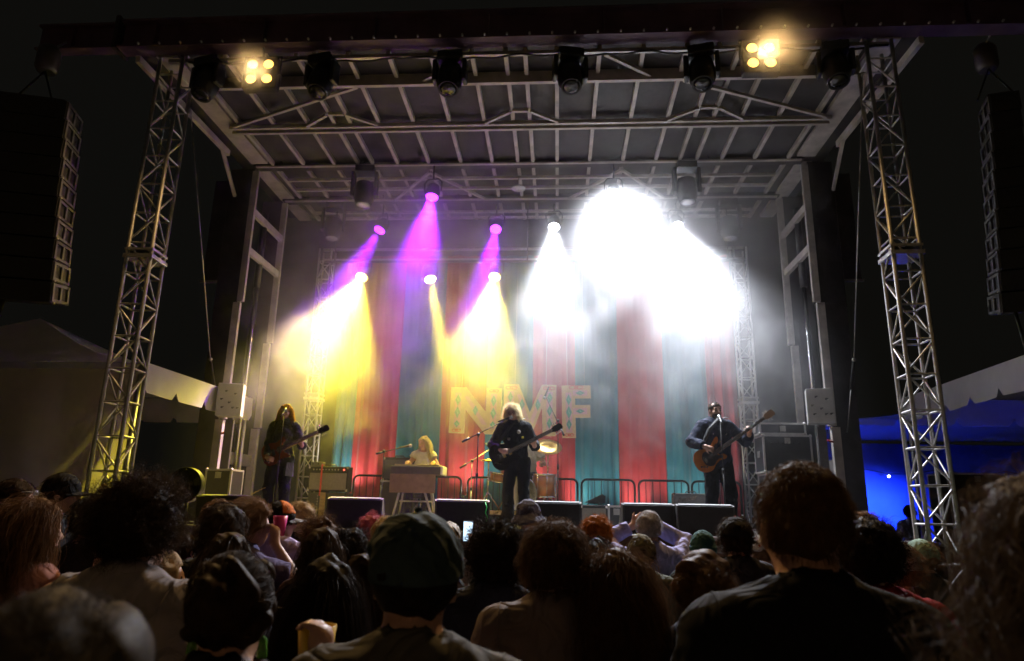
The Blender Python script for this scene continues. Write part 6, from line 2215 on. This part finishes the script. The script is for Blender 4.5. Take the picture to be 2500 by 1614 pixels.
p.beanie(cloth('dark green knit', (0.03, 0.085, 0.085)))
p = crowd('curly haired person in a black cap with a red button', 1.09, 4.44, 1.645, None, 'dark', 'curly', (0.035, 0.033, 0.042), 'charcoal shirt', vol=.02, strands=1300, hkw=dict(length=.07, curl=.012, flyaway=.5, nape=-.11))
p.cap(cloth('black twill', (0.014, 0.014, 0.015)), True, None, R(-15), 0, .003, low=.005, size=.03, button=redplastic)
p = crowd('person in a spotted white cap beside the tall man', 1.46, 5.22, 1.525, None, 'light', 'short', (0.03, 0.028, 0.03), 'dark tee b', vol=.012, strands=500, rz=R(-25))
cp = p.cap(cloth('white cotton cap', (0.7, 0.66, 0.64)), True)
for a_, e_ in ((2.4, .5), (2.9, .9), (3.5, .55), (4.0, .85), (3.2, .3)):
    d_ = np.array([math.sin(a_) * math.cos(e_) * .0975, math.cos(a_) * math.cos(e_) * .1195, math.sin(e_) * .1185])
    MB().ball(p.hp(0, -.012, .028) + p.Hm @ (d_ * p.s), .008, 8, 5).build('spot', cloth('rust dot', (0.4, 0.1, 0.06)), cp, world=False)
p = crowd('person in a slate bucket hat in front of the centre monitors', -.23, 5.56, 1.74, None, 'dark', 'short', (0.02, 0.02, 0.025), 'black tee c', vol=.012, strands=400)
p.bucket(cloth('slate nylon', (0.10, 0.10, 0.15)))
crowd('small dark haired head in front of the auburn curls', .23, 4.31, 1.515, None, 'black', 'short', (0.03, 0.03, 0.032), 'dark tee d', vol=.02, female=True, hkw=dict(length=.09, flyaway=.3))
p23 = crowd('man in a black cap and lavender tee with print on the back', -1.9, 4.73, 1.69, None, 'dark', 'short', (0.46, 0.36, 0.55), 'lavender tee', h=.0125, skw=dict(collar=.008), vol=.012, strands=700, rz=R(-18), bulk=1.08, head_turn=R(-32), eyes=True)
c_ = p23.cap(cloth('black cap cloth', (0.014, 0.014, 0.015)), True, cloth('grey brim', (0.2, 0.19, 0.19)), 0, 0, .002)
fp = lambda P: np.maximum(np.abs(ell(P, p23.hp(0, -.012, .028), (np.array([.077, .099, .098]) + .0185) * p23.s, p23.Hm)) - .004, np.maximum(.055 - p23.head_local(P)[:, 2], -p23.head_local(P)[:, 1] - .02) * p23.s)
part_sdf('orange_panel', fp, p23.J['head'] - .16, p23.J['head'] + .19, .006, cloth('orange panel', (0.6, 0.17, 0.04)), c_)
p23.glasses(black)
p = crowd('person with fluffy fair hair and red glasses behind the black cap', -1.94, 5.25, 1.695, None, 'blond', 'curly', (0.02, 0.02, 0.024), 'black tee e', vol=.026, strands=1500, width=.002, rz=R(-40), hkw=dict(length=.05, curl=.006, flyaway=.6), eyes=True)
p.glasses(mat('red frame', (0.6, 0.05, 0.05), .3))
crowd('wide dark wavy haired head below the second floor monitor', -1.48, 4.37, 1.605, None, 'brown', 'curly', (0.03, 0.026, 0.03), 'dark tee f', vol=.04, strands=1600, width=.002, hkw=dict(length=.09, curl=.012, flyaway=.4, nape=-.11))
crowd('round dark haired head below the wavy one', -1.19, 3.57, 1.565, None, 'dark', 'long', (0.05, 0.02, 0.02), 'dark red tee', female=True, vol=.024, strands=1600, width=.0018, hkw=dict(length=.3, back=.14, flyaway=.25))
crowd('dark curly haired head left of the teal cap', -1.2, 4.09, 1.555, None, 'black', 'curly', (0.03, 0.03, 0.03), 'dark tee g', vol=.034, strands=1500, width=.002, hkw=curly)
crowd('person with curly hair coloured for pink light in front of the second monitor', -1.35, 5.1, 1.62, None, 'pinklit', 'curly', (0.05, 0.03, 0.03), 'dark tee h', vol=.03, strands=1700, width=.002, hkw=dict(length=.06, curl=.012, flyaway=.55, nape=-.10))  # pink stage light is put into the hair colour
crowd('dark haired head tucked behind the teal cap', -.86, 3.2, 1.485, None, 'dark', 'long', (0.025, 0.02, 0.02), 'dark tee i', female=True, vol=.018, strands=1300, width=.0018, hkw=dict(length=.35, back=.2))
crowd('fair haired head peeking above the teal cap', -1.14, 4.7, 1.61, None, 'blond', 'short', (0.04, 0.03, 0.03), 'dark tee j', vol=.022, strands=900, hkw=dict(length=.06, flyaway=.4))
p31 = crowd('bare armed person in a white cap filming with a phone', -.76, 4.95, 1.575, None, 'dark', 'short', (0.45, 0.36, 0.34), 'pale tank', .1, .0135, female=True, vol=.014, strands=500, rh=(-.61, 5.05, 1.40), rhand=((.0, .2, 1), (-.8, .4, 0), .7, -1), rpole=(.8, -.4, -.7))
p31.cap(cloth('white cap b', (0.72, 0.7, 0.68)), True)
t = thing('mobile_phone', 'mobile phone with a lit screen held up by the person in the white cap', 'phone', (-.645, 5.10, 1.45))
MB().box((-.645, 5.11, 1.51), (.075, .009, .15), None, .004).build('phone_body', black, t)
MB().box((-.645, 5.1045, 1.51), (.066, .002, .135)).build('phone_screen', emitter('phone screen', (0.55, 0.75, 1.0), 1.6), t)
crowd('reddish haired head far behind the dark haired pair', -2.26, 4.6, 1.70, None, 'auburnc', 'short', (0.03, 0.03, 0.035), 'dark tee k', vol=.022, strands=900, hkw=dict(length=.05, flyaway=.3))
crowd('man with short dark hair in a black tee left of the lavender tee', -1.60, 3.31, 1.675, None, 'dark', 'short', (0.018, 0.018, 0.02), 'black tee l', h=.014, vol=.022, strands=2000, width=.0016, rz=R(-20), hkw=dict(length=.05, flyaway=.3))
p = crowd('brown haired man in profile holding a pink cup', -1.75, 3.93, 1.705, None, 'light', 'short', (0.10, 0.08, 0.16), 'violet tee', .45, .0125, vol=.026, strands=1800, width=.0018, rz=R(-55), eyes=True, hkw=dict(length=.08, flyaway=.3, hairline=.045),
          rh=(-1.585, 3.92, 1.46), rhand=((-.1, .1, 1), (-.9, .2, 0), .9, -1))
t = thing('drink_cup', 'bright pink cup held by the man in profile', 'cup', (-1.585, 3.97, 1.50))
MB().lathe([(.03, 0), (.04, .11), (.038, .11), (.028, .01)], (-1.585, 3.97, 1.50), (0, 0, 1), 16).build('cup', mat('pink plastic', (0.75, 0.08, 0.3), .25), t)
crowd('woman with smooth dark hair behind the pinned up hair', -1.43, 3.04, 1.555, None, 'dark', 'long', (0.025, 0.02, 0.03), 'dark tee m', female=True, vol=.02, strands=1600, width=.0016, hkw=dict(length=.35, back=.2, flyaway=.2))
p = crowd('man in a black cap with a yellow duck on its brim at far left', -3.53, 4.78, 1.85, None, 'dark', 'short', (0.02, 0.02, 0.025), 'black tee n', h=.0125, vol=.012, strands=500, rz=R(-68), eyes=True)
cp = p.cap(cloth('black cap c', (0.016, 0.016, 0.018)), True)
dk_ = p.hp(0, .235, .03)
t = thing('toy_duck', 'little yellow toy duck on the brim of the black cap', 'toy', tuple(rotz(R(-68)) @ dk_ + np.array([-3.53, 4.78, 0])))
MB().ball((0, 0, .012), (.022, .028, .018), 10, 7).build('duck_body', mat('yellow toy plastic', (0.8, 0.5, 0.03), .3), t, world=False)
MB().ball((.008, 0, .04), .016, 10, 7).build('duck_head', mat('yellow toy plastic', (0.8, 0.5, 0.03), .3), t, world=False)
p = crowd('man in profile with goggles pushed up on his head at the left edge', -3.47, 4.28, 1.80, None, 'dark', 'short', (0.05, 0.06, 0.22), 'blue tee', h=.0125, vol=.016, strands=900, rz=R(-62), eyes=True, hkw=dict(length=.03))
p.glasses(mat('clear goggle frame', (0.5, 0.5, 0.52), .15, .4), up=.055, name='goggles')
p = crowd('woman with long wavy auburn hair and a bare shoulder at the left', -2.27, 2.94, 1.68, None, 'auburnc', 'wavy', (0.34, 0.16, 0.13), 'peach top', .1, .0125, female=True, vol=.014, strands=4500, width=.0014, rz=R(-30), hkw=dict(length=.40, curl=.014, flyaway=.2, back=.24), skw=dict(neck=.11),
          rh=(-1.98, 3.0, 1.36), rhand=((0, .2, 1), (-.9, .2, 0), .9, -1))
t = thing('drink_can', 'dark drink can held by the auburn haired woman', 'can', (-2.0, 3.06, 1.38))
MB().lathe([(.026, 0), (.03, .008), (.03, .11), (.024, .12)], (-2.0, 3.06, 1.38), (0, 0, 1), 16).build('can', mat('dark can', (0.05, 0.04, 0.05), .25, .6), t)
p = crowd('person in a plain black cap and black tee beside the auburn hair', -2.31, 3.38, 1.695, None, 'black', 'short', (0.013, 0.013, 0.015), 'black tee o', h=.014, vol=.012, strands=900)
p.cap(cloth('black cap d', (0.013, 0.013, 0.014)), True, None, 0, 0, .003)
crowd('small fair haired person in profile beside the tall curly man', -1.59, 2.78, 1.505, None, 'blond', 'long', (0.03, 0.025, 0.05), 'dark violet top', .95, female=True, h=.013, vol=.014, strands=1600, width=.0014, rz=R(-58), eyes=True, hkw=dict(length=.25, back=.12))
crowd('person raising an arm with a lit phone left of the dark haired pair', -2.34, 4.32, 1.50, None, 'dark', 'short', (0.14, 0.06, 0.2), 'purple sleeves', .9, .0125, vol=.014, strands=500, rh=(-2.24, 4.4, 1.45), rhand=((0, .1, 1), (-.8, .3, 0), .8, -1), rpole=(.7, -.4, -.7))
p = crowd('person in a pale green cap beside the out of focus curls', 2.22, 4.54, 1.54, None, 'light', 'short', (0.08, 0.08, 0.08), 'dark grey tee', vol=.012, strands=500, rz=R(35))
p.cap(cloth('mint cap', (0.28, 0.42, 0.36)), True)
p = crowd('dark haired person in a grey shirt sitting in the blue lit tent', 7.15, 14.9, 1.9, None, 'black', 'short', (0.22, 0.21, 0.2), 'grey shirt', .5, .018, vol=.03, strands=300, width=.006)


def back_print(fig, name, text, size, cz, material, parent, seg=3):
    """lettering pressed on the back of a shirt"""
    o = flat_text(name, text, size, material, parent, (0, 0, 0), (0, 0, 0), 0.0)
    me = o.data
    bm = bmesh.new(); bm.from_mesh(me)
    bmesh.ops.triangulate(bm, faces=bm.faces[:])
    bmesh.ops.subdivide_edges(bm, edges=[e for e in bm.edges if e.calc_length() > .012], cuts=2, use_grid_fill=True)
    co = np.array([v.co[:] for v in bm.verts])
    X, Z = co[:, 0], co[:, 1] + cz
    lo_, hi_ = np.full(len(X), -.32), np.full(len(X), -.02)
    for _ in range(22):
        mid = (lo_ + hi_) / 2
        ins = fig.shirt_f(np.stack([X, mid, Z], -1)) < 0
        hi_ = np.where(ins, mid, hi_); lo_ = np.where(ins, lo_, mid)
    for v, x, y, z in zip(bm.verts, X, lo_ - .0035, Z):
        v.co = (x, y, z)
    bm.to_mesh(me); bm.free(); me.update()
    return o


ink = mat('dark print ink', (0.025, 0.022, 0.024), .7)
back_print(p7, 'back_print', 'VOLUNTEER', .042, p7.U(0, 0, 1.27)[2], ink, p7.root)
back_print(p7, 'back_print', 'POTLUCK STAFF\nMUSIC FESTIVAL\nSUMMER CREW'.replace('POTLUCK STAFF', 'ııı ıııı ıııııı').replace('MUSIC FESTIVAL', 'ıııııı ııı ıııııı').replace('SUMMER CREW', 'ıııı ıııııııı ıı'), .022, p7.U(0, 0, 1.225)[2], ink, p7.root)
pink_ = mat('violet print ink', (0.12, 0.07, 0.16), .7)
back_print(p23, 'back_print', 'NP', .11, p23.U(0, 0, 1.24)[2], pink_, p23.root)
back_print(p23, 'back_print', 'TOUR', .05, p23.U(0, 0, 1.17)[2], pink_, p23.root)
